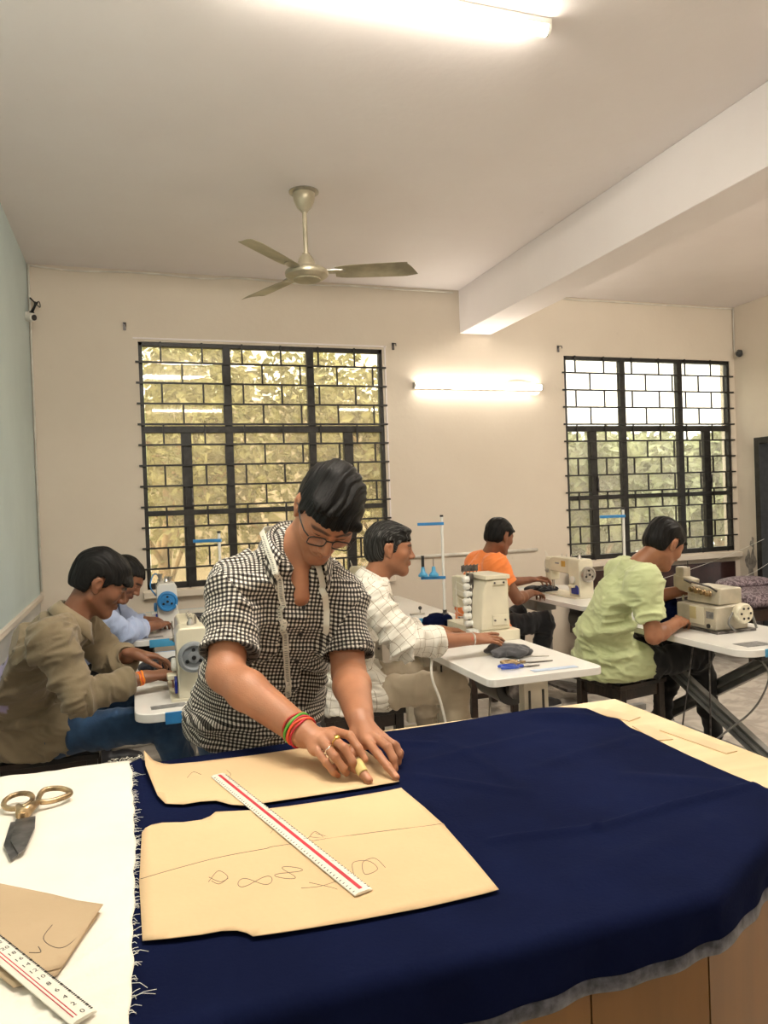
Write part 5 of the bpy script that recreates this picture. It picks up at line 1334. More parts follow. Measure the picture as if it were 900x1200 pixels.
# ---- the man in pale blue behind him
J = dict(neck=(-.16, 4.40, .975), shR=(-.22, 4.24, .93), shL=(-.17, 4.56, .93), elR=(-.06, 4.26, .80), elL=(-.02, 4.60, .80), wrR=(.115, 4.44, .80), wrL=(.10, 4.60, .80),
         hip=(-.42, 4.78, .58), kneeR=(.02, 4.62, .60), kneeL=(.02, 4.92, .60), ankR=(-.19, 4.58, .12), ankL=(-.12, 4.88, .12))
def hnd(F, nails):
    a = add_hand(F, J['wrR'], (.35, .9, -.05), (.0, .1, -1), 1, curls=CURL, nails=nails); b = add_hand(F, J['wrL'], (.5, .8, -.05), (0, 0, -1), -1, curls=CURL, nails=nails); return a, b
RG = [((-.42, 4.76, .47), .195, .16, (0, 1, 0), (1, 0, .1)), ((-.41, 4.70, .64), .165, .125, (0, 1, 0), (.9, 0, .3)), ((-.36, 4.60, .77), .17, .12, (0, 1, 0), (.7, 0, .7)),
      ((-.28, 4.48, .88), .17, .105, (0, 1, 0), (.5, 0, .85)), ((-.20, 4.42, .94), .12, .085, (0, 1, 0), (.5, 0, .85))]
pb, HB, JB, _ = seated('man in pale blue shirt bent low at the machine with the blue handwheel', J,
    ((-.055, 4.34, 1.085), (.72, -.22, -.62), (.62, -.05, .75)), SK_DEEP, hnd, None, F_BLUES, F_BLK, dict(off=.008, fringe=.055, nape=-.06, side=-.01, comb=(.1, 1, 0)),
    sleeve='fore', sleeve_cut=.55, amp=.013, seed=5, side=(0, 1, 0), front=(.9, 0, .3), rings=RG, collar_m=F_BLUES, slv=(.066, .058, .050), armr=.95)

# ---- the man in the white checked shirt
J = dict(neck=(1.03, 3.24, 1.095), shR=(.95, 3.07, 1.035), shL=(1.06, 3.42, 1.03), elR=(1.085, 2.97, .85), elL=(1.20, 3.46, .80), wrR=(1.40, 3.0, .835), wrL=(1.44, 3.46, .80),
         hip=(.94, 3.42, .58), kneeR=(1.36, 3.14, .60), kneeL=(1.36, 3.50, .60), ankR=(1.42, 3.12, .12), ankL=(1.38, 3.52, .12))
def hnd(F, nails):
    a = add_hand(F, J['wrR'], (.96, .22, -.12), (.1, .35, -.93), 1, curls=[(-.05, .15, .1), (.05, .22, .15), (.12, .3, .2), (.15, .35, .2)], thumb=(.55, .4, .3, .2), nails=nails, sc=1.05)
    b = add_hand(F, J['wrL'], (.97, .1, -.10), (0, 0, -1), -1, curls=CURL, nails=nails); return a, b
RG = [((.945, 3.41, .47), .205, .17, (0, 1, 0), (1, 0, .1)), ((.925, 3.38, .66), .17, .135, (0, 1, 0), (1, 0, .1)), ((.925, 3.31, .82), .175, .13, (.1, 1, 0), (.95, 0, .2)),
      ((.96, 3.26, .97), .175, .115, (.2, 1, 0), (.85, 0, .4)), ((1.0, 3.25, 1.06), .12, .085, (.2, 1, 0), (.8, 0, .5))]
pw, HW, JW, _ = seated('man with greying hair in a cream checked shirt looking right', J,
    ((1.105, 3.22, 1.238), (.97, -.22, -.12), (.12, 0, 1)), SK_MID, hnd, None, F_PANE, F_BEIG, dict(off=.009, fringe=.045, top=.004, nape=-.075, side=-.020, comb=(-.3, 1, 0), extra=[((.02, .05, .088), (.045, .04, .018))]),
    sleeve='fore', sleeve_cut=.52, amp=.014, seed=8, side=(.1, 1, 0), front=(.95, 0, .2), rings=RG, collar_m=F_PANE, uv=True, slv=(.072, .066, .062), hairm=M_HAIRG, face=dict(stubble=.15, moustache=.25))
bracelet(pw, V3(JW['wrR'])-V3((.004, 0, 0)), V3(JW['wrR'])-V3(JW['elR']), .031, .0045, M_STEEL, name='wristwatch', label='metal wristwatch')
bracelet(pw, V3(JW['wrR'])-V3((.022, 0, 0)), V3(JW['wrR'])-V3(JW['elR']), .031, .0030, M_RED, label='red thread bracelet', seed=4)

# ---- the man in orange
J = dict(neck=(2.275, 4.55, 1.065), shR=(2.235, 4.39, 1.01), shL=(2.27, 4.74, 1.01), elR=(2.36, 4.34, .79), elL=(2.46, 4.80, .84), wrR=(2.55, 4.50, .80), wrL=(2.68, 4.76, .855),
         hip=(2.22, 4.66, .58), kneeR=(2.66, 4.52, .60), kneeL=(2.62, 4.84, .60), ankR=(2.56, 4.50, .12), ankL=(2.58, 4.84, .12))
def hnd(F, nails):
    a = add_hand(F, J['wrR'], (.85, .45, -.12), (.0, .2, -1), 1, curls=CURL, nails=nails); b = add_hand(F, J['wrL'], (.9, .0, .05), (.2, -.3, -.9), -1, curls=CURL, nails=nails); return a, b
RG = [((2.20, 4.65, .47), .195, .16, (0, 1, 0), (1, 0, .1)), ((2.175, 4.63, .64), .16, .13, (0, 1, 0), (1, 0, .1)), ((2.165, 4.60, .80), .175, .13, (0, 1, 0), (.95, 0, .25)),
      ((2.20, 4.57, .94), .175, .112, (.05, 1, 0), (.85, 0, .4)), ((2.25, 4.56, 1.03), .12, .085, (.05, 1, 0), (.8, 0, .5))]
po, HO, JO, _ = seated('man in an orange T-shirt sewing by the far wall', J,
    ((2.335, 4.52, 1.195), (.90, .30, -.30), (.26, .03, .96)), SK_DEEP, hnd, None, F_ORNG, F_BLK, dict(off=.010, fringe=.050, nape=-.055, side=.0, comb=(-.2, 1, 0), extra=[((.0, .085, .060), (.045, .022, .018))]),
    amp=.010, seed=11, basef=.2, ffreq=24, side=(.05, 1, 0), front=(.95, 0, .25), rings=RG, shirt_name='t_shirt', sleeve_cut=.50, slv=(.072, .062, .05))

# ---- the man in lime green
J = dict(neck=(2.425, 3.16, 1.09), shR=(2.325, 3.01, 1.02), shL=(2.44, 3.34, 1.03), elR=(2.335, 2.97, .765), elL=(2.58, 3.36, .88), wrR=(2.555, 3.06, .80), wrL=(2.775, 3.27, .925),
         hip=(2.36, 3.36, .58), kneeR=(2.80, 3.20, .585), kneeL=(2.80, 3.42, .60), ankR=(2.92, 3.24, .12), ankL=(2.78, 3.50, .12))
def hnd(F, nails):
    a = add_hand(F, J['wrR'], (.75, .55, .02), (.2, .5, -.85), 1, curls=[(.5, .8, .5)]*4, thumb=(.6, .5, .4, .3), nails=nails); b = add_hand(F, J['wrL'], (.85, -.1, -.25), (0, 0, -1), -1, curls=CURL, nails=nails); return a, b
RG = [((2.345, 3.37, .46), .205, .175, (.1, 1, 0), (1, -.1, .1)), ((2.315, 3.34, .63), .185, .155, (.1, 1, 0), (1, -.1, .1)), ((2.285, 3.29, .78), .185, .145, (.15, 1, 0), (.95, -.1, .2)),
      ((2.31, 3.22, .94), .185, .12, (.3, 1, 0), (.85, -.2, .4)), ((2.37, 3.18, 1.045), .13, .09, (.3, 1, 0), (.8, -.2, .5))]
pg, HG, JG, _ = seated('man in a lime green T-shirt bent over the overlock machine at the right', J,
    ((2.535, 3.12, 1.190), (.82, .12, -.55), (.50, .0, .86)), SK_MID, hnd, None, F_GREEN, F_BLK, dict(off=.014, fringe=.048, nape=-.06, side=-.015, top=.004, comb=(-.1, 1, 0), extra=[((.0, .09, .055), (.045, .022, .020))]),
    amp=.010, seed=14, basef=.18, ffreq=27, side=(.2, 1, 0), front=(.95, -.1, .2), rings=RG, shirt_name='t_shirt', sleeve_cut=.62, slv=(.078, .070, .05), face=dict(lidclosed=True))
# ---- the tailor at the cutting table
J = dict(neck=(.420, 2.035, 1.325), shR=(.252, 2.03, 1.228), shL=(.556, 2.06, 1.170), elR=(.205, 1.90, 1.035), elL=(.545, 1.97, .985), wrR=(.345, 1.640, .940), wrL=(.487, 1.675, .945),
         hip=(.33, 2.24, .86), kneeR=(.25, 2.20, .47), kneeL=(.44, 2.26, .47), ankR=(.24, 2.26, .10), ankL=(.45, 2.32, .10))
HS = Head((.490, 1.93, 1.428), (-.14, -.66, -.74), (.03+.17, -.74, .66), 1.03)
RHF = dict(idx=[(.404, 1.612, .946), (.424, 1.545, .952), (.436, 1.520, .930), (.445, 1.506, .910)], mid=[(.388, 1.592, .945), (.404, 1.520, .936), (.416, 1.502, .910), (.421, 1.508, .892)],
           ring=[(.371, 1.582, .937), (.382, 1.515, .922), (.397, 1.503, .898), (.405, 1.512, .884)], pin=[(.356, 1.580, .922), (.366, 1.528, .908), (.378, 1.515, .890), (.389, 1.522, .879)],
           th=[(.382, 1.645, .918), (.416, 1.590, .905), (.428, 1.510, .896), (.441, 1.470, .879)])
LHF = dict(idx=[(.473, 1.585, .925), (.478, 1.520, .912), (.489, 1.489, .894), (.499, 1.464, .878)], mid=[(.491, 1.585, .930), (.503, 1.527, .922), (.510, 1.510, .900), (.510, 1.503, .881)],
           ring=[(.508, 1.598, .926), (.526, 1.552, .916), (.533, 1.543, .895), (.532, 1.542, .879)], pin=[(.522, 1.615, .916), (.542, 1.585, .902), (.549, 1.577, .887), (.548, 1.575, .878)],
           th=[(.468, 1.645, .920), (.452, 1.605, .898), (.416, 1.572, .885), (.384, 1.558, .880)])
def set_hand(F, W, el, D, nails, dors, sc=1.0):
    W = V3(W); el = V3(el); dd = unit(W-el)
    for k, r in (('idx', .0092), ('mid', .0094), ('ring', .0088), ('pin', .0078)):
        q = [V3(p) for p in D[k]]; base = W+dd*.012+(q[0]-W)*.12
        F.cap(base, q[0]-(0, 0, .004), .0165*sc, .0122*sc, .012)
        F.chain(q, [r*1.13*sc, r*1.04*sc, r*.94*sc, r*.82*sc], .0045)
        v = unit(q[3]-q[2]); n = V3(dors)-v*(V3(dors)@v); nails.append((q[3], v, unit(n), r*.8))
    q = [V3(p) for p in D['th']]; F.cap(W+dd*.01, q[0], .020, .017, .012); F.chain(q, [.0165, .0128, .0112, .0090], .007)
    F.cap(q[0], V3(D['idx'][0])-(0, 0, .012), .013, .009, .014)
    v = unit(q[3]-q[2]); n = V3(dors)-v*(V3(dors)@v); nails.append((q[3], v, unit(n), .0088))
    for a, b in (('idx', 'mid'), ('mid', 'ring'), ('ring', 'pin')):       # webs
        F.cap(V3(D[a][0])*.8+W*.2-(0, 0, .006), V3(D[b][0])*.8+W*.2-(0, 0, .006), .011, .011, .008)
def hnd(F, nails):
    set_hand(F, J['wrR'], J['elR'], RHF, nails, (.15, -.55, .85)); set_hand(F, J['wrL'], J['elL'], LHF, nails, (.1, -.6, .8)); return None
ps = person('bespectacled tailor in black and white gingham shirt leaning over the cutting table', J['hip'])
body(ps, J, HS, SK_FAIR, hnd, h=.0028, armr=1.22, neckr=.050, throat=0, chest=[((.424, 2.01, 1.34), (.420, 1.992, 1.205), .036, .030)], face=dict(stubble=.10, lidclosed=True), lo_hi=((.10, 1.40, .84), (.70, 2.20, 1.62)))
hair_mesh(HS, 'hair', M_HAIR, ps, h=.0026, seed=2, off=.014, fringe=.050, top=.006, bang=1, nape=-.06, side=-.006, amp=.0042, comb=(.55, 1, 0), extra=[((-.01, .080, .052), (.058, .024, .028)), ((.03, .05, .085), (.045, .045, .018))])
R_ = [((.315, 2.225, .735), .205, .150, (.98, .16, -.10), (.16, -.98, .0)), ((.325, 2.215, .84), .200, .150, (.98, .16, -.12), (.16, -.98, .0)), ((.345, 2.18, .96), .185, .142, (.97, .14, -.14), (.12, -.96, -.15)),
      ((.375, 2.12, 1.09), .180, .128, (.97, .10, -.16), (.08, -.93, -.3)), ((.400, 2.07, 1.19), .180, .112, (.96, .08, -.18), (.05, -.85, -.45)), ((.412, 2.045, 1.262), .135, .085, (.96, .08, -.18), (.05, -.8, -.55))]
F = Field((.02, 1.78, .66), (.74, 2.48, 1.38), .0052); F.trunk(R_)
Jv = {k: V3(v) for k, v in J.items()}
for s_ in 'RL':
    nk, sh, el, wr = Jv['neck'], Jv['sh'+s_], Jv['el'+s_], Jv['wr'+s_]
    F.cap(nk+(sh-nk)*.3-(0, 0, .045), sh, .056, .064, .06)
    F.cap(nk+(0, .012, -.002), sh+(0, .01, .008), .062, .050, .05)
    e = sh+(el-sh)*.72; ax = unit(el-sh); F.cap(sh, e+ax*.05, .062, .070, .045)
    F.plane(e+ax*.008, ax+V3((0, 0, 0)), .003, lo=np.minimum(e, el)-.09, hi=np.maximum(e, el)+.09)
    F.cap(e-ax*.004, el, .062, .058, .002, 'cut')
    # turned-up cuff line
# open neck: a V cut down the front
F.cap((.425, 1.955, 1.42), (.424, 1.968, 1.200), .078, .010, .006, 'cut')
# hem curves up at the sides
F.plane((.2, 2.15, .785), (-.30, .0, -1), .006, lo=(.02, 1.95, .64), hi=(.30, 2.5, .92)); F.plane((.45, 2.1, .800), (.45, 0, -1), .006, lo=(.38, 1.95, .64), hi=(.66, 2.5, .92))
segs = [(J['hip'], J['neck'], 1.0, .25), (J['shR'], J['elR'], .5, .9), (J['shL'], J['elL'], .5, .9)]
spine = [r[0] for r in R_]
sh_o = garment(ps, 'shirt', F, F_GING, segs, .0115, 21, [(spine, (0, -1, 0), .165), ([J['shR'], J['elR']], (0, -.6, .8), .064), ([J['shL'], J['elL']], (0, -.6, .8), .064)], freq=14, base=.45, uvfront=(unit((.97, .12, -.14)), unit((.10, -.94, -.25)), V3(R_[2][0]), .20, .29, .18))
col_o = collar(ps, (.420, 2.012, 1.336), (.08, -.42, .90), (.03, -.9, -.30), .067, F_GING, h=.036, gap=.78, tip=.042)
F = Field((.02, 1.9, -.02), (.72, 2.55, 1.0), .008)
F.trunk([((.325, 2.23, .96), .17, .125, (1, .15, 0), (.15, -1, 0)), ((.33, 2.24, .86), .18, .135, (1, .15, 0), (.15, -1, 0)), ((.335, 2.24, .76), .17, .125, (1, .15, 0), (.15, -1, 0))])
for s_, dx in (('R', -.085), ('L', .095)):
    F.cap((.33+dx, 2.24, .78), J['knee'+s_], .092, .068, .03); F.cap(J['knee'+s_], J['ank'+s_], .066, .058, .02)
F.plane((0, 0, .05), (0, 0, -1), .003)
garment(ps, 'jeans', F, F_JEAN, [((.3, 2.2, .9), J['kneeR'], .6, .8), ((.4, 2.2, .9), J['kneeL'], .6, .8), (J['kneeR'], J['ankR'], .8, .9), (J['kneeL'], J['ankL'], .8, .9)], .007, 31, freq=12)
for s_ in 'RL':
    a = J['ank'+s_]; shoe(ps, (a[0], a[1]+.03, 0), (a[0]+.01, a[1]-.21, 0))
# spectacles
def hw(*p): return Vector(HS.w(p))
rim = MB()
for q in (-1, 1):
    pts = []
    for i in range(20):
        a = 2*PI*i/20; sx_ = math.copysign(abs(math.cos(a))**.55, math.cos(a)); sz_ = math.copysign(abs(math.sin(a))**.6, math.sin(a))
        pts.append(hw(q*.0325+sx_*.0235, .1015-.10*abs(q*.0325+sx_*.0235)**1*.12, -.003+sz_*.0155))
    wobj(MB().tube(pts, .0018, 6, closed=True), 'glasses_rim', M_BLACKP, ps, smooth=True)
    lm = MB(); lm._add(pts, [tuple(range(20))]); wobj(lm, 'lens', M_LENS, ps, smooth=False)
    wobj(MB().tube([hw(q*.056, .095, .004), hw(q*.068, .080, .006), hw(q*.078, .045, .008), hw(q*.081, .0, .010), hw(q*.081, -.018, -.004)], .0019, 6), 'glasses_temple', M_BLACKP, ps, smooth=True)
wobj(MB().tube(spl([hw(-.0095, .101, .004), hw(0, .104, .007), hw(.0095, .101, .004)], 4), .0019, 6), 'glasses_bridge', M_BLACKP, ps, smooth=True)
# rings, wrist threads
def ring_on(p, q, t, r, m, label):
    p, q = V3(p), V3(q); bracelet(ps, p+(q-p)*t, q-p, r, .0016, m, name='finger_ring', label=label, squash=1)
M_GOLD = mat('gold', (.75, .50, .12), .25, 1); M_SILV = mat('silver', (.75, .74, .72), .2, 1)
ring_on(RHF['mid'][0], RHF['mid'][1], .55, .0102, M_GOLD, 'gold finger ring'); ring_on(RHF['ring'][0], RHF['ring'][1], .62, .0096, M_SILV, 'silver finger ring')
p_, q_ = V3(RHF['mid'][0]), V3(RHF['mid'][1]); c_ = p_+(q_-p_)*.55+(0, -.003, .0105); wobj(MB().lathe(c_, (.0, -.4, 1), [(.006, 0), (.0065, .002), (.003, .004)], 14), 'ring_stone', M_GOLD, ps, smooth='auto')
ax = V3(J['wrR'])-V3(J['elR'])
for k, (m_, r_) in enumerate(((M_RED, .0024), (mat('orange_red_thread', (.85, .10, .03), .6), .003), (M_RED, .0022), (mat('green_beads', (.10, .42, .04), .5), .0036), (mat('red_beads', (.45, .03, .02), .4), .0030))):
    bracelet(ps, V3(J['wrR'])-unit(ax)*(.004+.0065*k), ax, .0375, r_, m_, label=['thin red thread bracelet', 'orange red thread bracelet', 'red thread bracelet', 'green bead bracelet', 'dark red bead bracelet'][k], seed=k*2, squash=.92)
# tailor's chalk pinched in the right hand
ch = MB().cone((.4345, 1.487, .888), (.4285, 1.512, .905), .0115, .0125, 16).build('tailors_chalk', mat('yellow_chalk', (.72, .55, .22), .8), bev=.002); tag(ch, 'stub of yellow chalk pinched in the right hand of the tailor', 'chalk')
# things lying on the shirt: follow its surface
bpy.context.view_layer.update()
_nv = len(sh_o.data.vertices); _bv = BVHTree.FromPolygons([v.co.copy() for v in sh_o.data.vertices]+[v.co.copy() for v in col_o.data.vertices], [tuple(p.vertices) for p in sh_o.data.polygons]+[tuple(i+_nv for i in p.vertices) for p in col_o.data.polygons])
_off = Vector((0, 0, 0))
def on_shirt(x, z, off=.005):
    hit = _bv.ray_cast(Vector((x-.1, 1.2, z)), Vector((.115, 1, 0)).normalized())
    if hit[0] is None: return None, None
    n = hit[1] if hit[1].y < 0 else -hit[1]
    return hit[0]+n*off, n
def drape(zs, off=.008):
    P_, N_ = [], []
    for x, z in zs:
        p, n = on_shirt(x, z, off)
        if p is not None: P_.append(p); N_.append(n)
    return P_, N_
DR = [(.346, 1.365), (.352, 1.335), (.362, 1.30), (.370, 1.26), (.3745, 1.23), (.377, 1.20), (.380, 1.15), (.384, 1.10), (.387, 1.05), (.390, 1.0), (.392, .95), (.393, .905)]
P1, N1 = drape([(a[0]+(b[0]-a[0])*t, a[1]+(b[1]-a[1])*t) for a, b in zip(DR[:-1], DR[1:]) for t in (0, .25, .5, .75)])
DL = [(.478, 1.29), (.486, 1.25), (.492, 1.22), (.497, 1.20), (.502, 1.16), (.500, 1.12), (.495, 1.09)]
P2, N2 = drape([(a[0]+(b[0]-a[0])*t, a[1]+(b[1]-a[1])*t) for a, b in zip(DL[:-1], DL[1:]) for t in (0, .33, .66)])
nkc = Vector((.420, 2.035, 1.352))
back = [nkc+Vector((-.086, .005, .026)), nkc+Vector((-.078, .050, .034)), nkc+Vector((-.04, .095, .036)), nkc+Vector((.02, .102, .030)), nkc+Vector((.070, .06, .018)), nkc+Vector((.086, .0, -.004))]
bn = [Vector((-.8, -.3, .6)), Vector((-.7, .5, .6)), Vector((-.3, .8, .6)), Vector((.2, .8, .6)), Vector((.7, .5, .6)), Vector((.8, -.3, .6))]
if P1 and P2:
    pts = list(reversed(P1))+back+P2; nn = list(reversed(N1))+bn+N2
    tm = empty('tape_measure', tuple(P1[-1]), 0, 'white tape measure hanging around the neck of the tailor', 'tape measure')
    sm = spl(pts, 3); ns = []
    for i in range(len(sm)): ns.append(nn[min(i//3, len(nn)-1)])
    ribbon('tape', sm, .017, ns, .0012, M_RULER, tm)
    tk = MB()
    for k in range(0, len(P1)-1):
        for t in (0, .5):
            p = P1[k].lerp(P1[k+1], t)+N1[k]*.0012; tk.box(p, (.008, .001, .0012))
    wobj(tk, 'tape_ticks', M_PRINT, tm, smooth=False, kind='stuff')
for z in (1.175, 1.10, 1.02, .94, .87):
    p, n = on_shirt(.437-(1.175-z)*.12, z, .001)
    if p is not None: wobj(MB().cyl(p, p+n*.003, .0055, 12), 'button', M_BLACKP, ps)
# ================================================================ CLOTHS, PATTERNS, RULERS ON THE CUTTING TABLE
def grid_obj(name, nu, nv, fn, m, parent=None, thick=.0012, smooth=True, kind=None, label=None):
    vs = [fn(i/nu, j/nv) for i in range(nu+1) for j in range(nv+1)]
    fs = [(i*(nv+1)+j, (i+1)*(nv+1)+j, (i+1)*(nv+1)+j+1, i*(nv+1)+j+1) for i in range(nu) for j in range(nv)]
    me = bpy.data.meshes.new(name); me.from_pydata(vs, [], fs)
    o = link(name, me, m, parent, smooth=smooth, kind=kind, label=label)
    if thick: s_ = o.modifiers.new('thick', 'SOLIDIFY'); s_.thickness = thick; s_.offset = 0
    return o
def segd(x, y, a, b):
    ax, ay = a; bx, by = b; dx, dy = bx-ax, by-ay; t = max(0, min(1, ((x-ax)*dx+(y-ay)*dy)/(dx*dx+dy*dy))); return math.hypot(x-ax-dx*t, y-ay-dy*t), t
CREASE = [((.56, 1.145), (.75, 1.120), .0045, .010), ((.75, 1.120), (1.14, 1.165), .0055, .011), ((.60, 1.55), (.95, 1.62), .003, .02), ((.53, 1.50), (.70, 1.32), .003, .016), ((.80, 1.42), (1.12, 1.50), .0025, .02),
          ((.70, 1.70), (.72, 1.30), .0022, .018), ((.50, 1.75), (.66, 1.66), .004, .016), ((.62, .98), (.95, 1.06), .003, .03), ((.95, 1.30), (1.1, 1.2), .003, .02), ((1.0, 1.75), (1.15, 1.62), .008, .03)]
def navy_h(x, y):
    h = .0
    for a, b, amp, w in CREASE:
        d, t = segd(x, y, a, b); h += 1.9*amp*math.exp(-(d/w)**2)*(.5+.5*math.sin(PI*min(1, max(0, t*.8+.1))))
    q = mnoise.noise(Vector((x*6, y*6, 1)))*.5+mnoise.noise(Vector((x*17, y*17, 4)))*.25+mnoise.noise(Vector((x*40, y*30, 9)))*.10
    k = 1-max(0, min(1, (.56-x)/.06))*max(0, min(1, (y-.95)/.05))      # smooth under the patterns
    h = h*k+.0035*(q+.5)*(.15+.85*k)
    return max(0, h)
def yb_f(x): return .892+max(0, x-.78)*.50
def navy_fn(u, v):
    x = -.052+u*1.205; yb = yb_f(x); yt = 1.812+.010*math.sin(x*7)-.06*max(0, (x-1.02)/.13)**2
    if x < .0: yt += .012
    x += .006*math.sin(v*9)*(u > .97)
    D = float(np.interp(x, [0, .434, .578, .72, .81, .88, 1.0, 1.15], [.13, .088, .082, .078, .074, .076, .085, .09]))
    z0 = .8645
    if v < .30:
        s = (1-v/.30)*D; r = .022; a = min(1, s/(r*PI/2))*PI/2
        y = yb-r*math.sin(a)+0; z = z0-r*(1-math.cos(a)); ex = max(0, s-r*PI/2)
        nx = .5*(x > .78)
        w = .004*math.sin(x*31)*min(1, ex/.03)+.003*math.sin(x*63+1)*min(1, ex/.03)
        y -= w+.006; z -= ex; h = navy_h(x, yb)*(math.cos(a))
        return (x-(yb-y)*nx*0, y, z+h)
    t = (v-.30)/.70; y = yb+(yt-yb)*t; y -= .006*(1-t)
    h = navy_h(x, y)
    if x < .03 and y > 1.70: h += .012*max(0, 1-abs(x+.005)/.035)*max(0, (y-1.70)/.12)
    return (x, y, z0+h)
nv_ = grid_obj('fabric', 200, 190, navy_fn, M_NAVY, None, .0014)
tag(nv_, 'large navy blue cotton cloth spread across the cutting table', 'fabric'); nv_.name = 'navy_fabric'
def selv(u, v):
    x0 = .30+u*.85; p = Vector(navy_fn((x0+.052)/1.205, .0)); return (p.x, p.y+.003-.001*v, p.z-.024*v+.001)
sv = grid_obj('selvedge', 90, 2, selv, M_SELV, nv_, .0012, label='grey woven selvedge along the hem')
def white_fn(u, v):
    x = -.655+u*.630+(.0012*math.sin(v*37)+.0012*math.sin(v*91))*(u > .99)
    x += (.008-.016*abs(v-.55))*(u > .9)
    yb = .889; z0 = .8685
    if v < .10:
        s = (1-v/.10)*.10; r = .02; a = min(1, s/(r*PI/2))*PI/2; ex = max(0, s-r*PI/2)
        return (x, yb-r*math.sin(a)-.005, z0-r*(1-math.cos(a))-ex)
    t = (v-.10)/.90; yt = 1.842; y = yb+(yt-yb)*t-.005*(1-t)
    h = .0035*(mnoise.noise(Vector((x*9, y*7, 2)))+.4)+.0015*mnoise.noise(Vector((x*30, y*22, 5)))
    for a, b, amp, w in (((-.14, .98), (-.03, 1.03), .006, .010), ((-.12, .94), (-.03, .97), .005, .010), ((-.20, .93), (-.05, .91), .005, .012), ((-.10, 1.02), (-.04, 1.08), .004, .010)):
        d, tt = segd(x, y, a, b); h += amp*math.exp(-(d/w)**2)
    return (x, y, z0+max(0, h)*min(1, (1-u)/.04+.15))
wc = grid_obj('white_fabric', 110, 170, white_fn, M_WCLOTH, None, .0012); tag(wc, 'white cotton cloth with frayed edge covering the left end of the table', 'fabric')
fr = MB(); rr = random.Random(5)
for i in range(170):
    v = .12+.87*rr.random()**.9; p = Vector(white_fn(1.0, v)); a = rr.uniform(-.9, .9); ln = rr.uniform(.004, .012) if rr.random() < .9 else rr.uniform(.015, .03)
    d = Vector((math.cos(a), math.sin(a), 0)); q = p+d*ln*.5+Vector((0, 0, .002)); e = p+d*ln+Vector((rr.uniform(-.003, .003), rr.uniform(-.004, .004), .0))
    fr.tube([p-Vector((.003, 0, 0)), q, e], .00045, 3)
for i in range(24):
    x = -.07+.075*rr.random(); p = Vector((x, 1.846-.02*rr.random(), .873)); a = rr.uniform(0, 2*PI); e = p+Vector((math.cos(a), math.sin(a)*.7, .3))*.012
    fr.tube([p, p.lerp(e, .5)+Vector((0, 0, .003)), e], .0006, 3)
fr.build('frayed_threads', M_THREAD, wc, smooth=True, kind='stuff')

def sheet(name, pts, m, label, cat, zf, cell=.02, thick=.0009, smooth_pts=False):
    bm = bmesh.new(); P_ = [Vector((a, b, 0)) for a, b in pts]
    f = bm.faces.new([bm.verts.new(p) for p in P_])
    x0, x1 = min(p.x for p in P_), max(p.x for p in P_); y0, y1 = min(p.y for p in P_), max(p.y for p in P_)
    for ax, a, b in ((0, x0, x1), (1, y0, y1)):
        t = a+cell
        while t < b:
            co = Vector((t, 0, 0)) if ax == 0 else Vector((0, t, 0)); no = Vector((1, 0, 0)) if ax == 0 else Vector((0, 1, 0))
            bmesh.ops.bisect_plane(bm, geom=bm.verts[:]+bm.edges[:]+bm.faces[:], plane_co=co, plane_no=no, dist=1e-6); t += cell
    for v in bm.verts: v.co.z = zf(v.co.x, v.co.y)
    bmesh.ops.recalc_face_normals(bm, faces=bm.faces)
    me = bpy.data.meshes.new(name); bm.to_mesh(me); bm.free()
    o = link(name, me, m, None, smooth=True); s_ = o.modifiers.new('thick', 'SOLIDIFY'); s_.thickness = thick; s_.offset = 1
    return tag(o, label, cat)
BIG = [(-.006, 1.413), (.000, 1.428), (.012, 1.437), (.030, 1.438), (.067, 1.426), (.100, 1.424), (.116, 1.432), (.128, 1.446), (.201, 1.427), (.266, 1.421), (.367, 1.417), (.493, 1.418), (.500, 1.31), (.503, 1.224), (.498, 1.096), (.492, .992),
       (.376, .99), (.271, .995), (.193, 1.002), (.132, 1.010), (.126, 1.021), (.114, 1.032), (.094, 1.039), (.066, 1.040), (.027, 1.047), (-.009, 1.057), (-.012, 1.223)]
def zbig(x, y):
    e = max(0, (1.06-y)/.07)*.006*max(0, 1-abs(x-.02)/.12)+max(0, (x-.47)/.03)*.0015+max(0, (y-1.41)/.03)*.002
    d, t = segd(x, y, (.20, 1.262), (.503, 1.224)); rdg = .0016*math.exp(-(d/.006)**2)*(x > .2)
    return .8710+e+rdg+.0008*math.sin(x*11)*math.sin(y*9)
big = sheet('paper_pattern', BIG, M_KRAFT, 'large manila pattern piece with pencil curves lying on the navy cloth', 'paper pattern', zbig)
UP = [(.004, 1.822), (.006, 1.74), (.018, 1.640), (.026, 1.575), (.040, 1.533), (.073, 1.514), (.106, 1.515), (.135, 1.507), (.160, 1.475), (.183, 1.460), (.235, 1.457), (.290, 1.456), (.413, 1.454), (.502, 1.455), (.506, 1.517), (.504, 1.587), (.495, 1.67),
      (.470, 1.735), (.375, 1.754), (.251, 1.748), (.122, 1.754), (.060, 1.764), (.024, 1.786)]
def zup(x, y):
    return .8712+.017*max(0, (.045-x)/.045)**1.7+.008*max(0, (y-1.74)/.08)**1.5*max(0, min(1, (.10-x)/.09))+.0006*math.sin(x*13)
up = sheet('paper_pattern', UP, M_KRAFT, 'manila pattern piece with curled corner under the hands of the tailor', 'paper pattern', zup)
SM = [(-.218, 1.296), (-.139, 1.230), (-.062, 1.159), (-.076, 1.120), (-.092, 1.071), (-.107, 1.025), (-.138, 1.021), (-.155, 1.019), (-.183, 1.061), (-.264, 1.174), (-.30, 1.352)]
M_SHEETB = M_KRAFTD
sheet('brown_paper_sheet', [(x*1.0-.004, y-.012) for x, y in SM], M_KRAFTD, 'brown paper pattern showing beneath the one under the white ruler', 'paper pattern', lambda x, y: .8745)
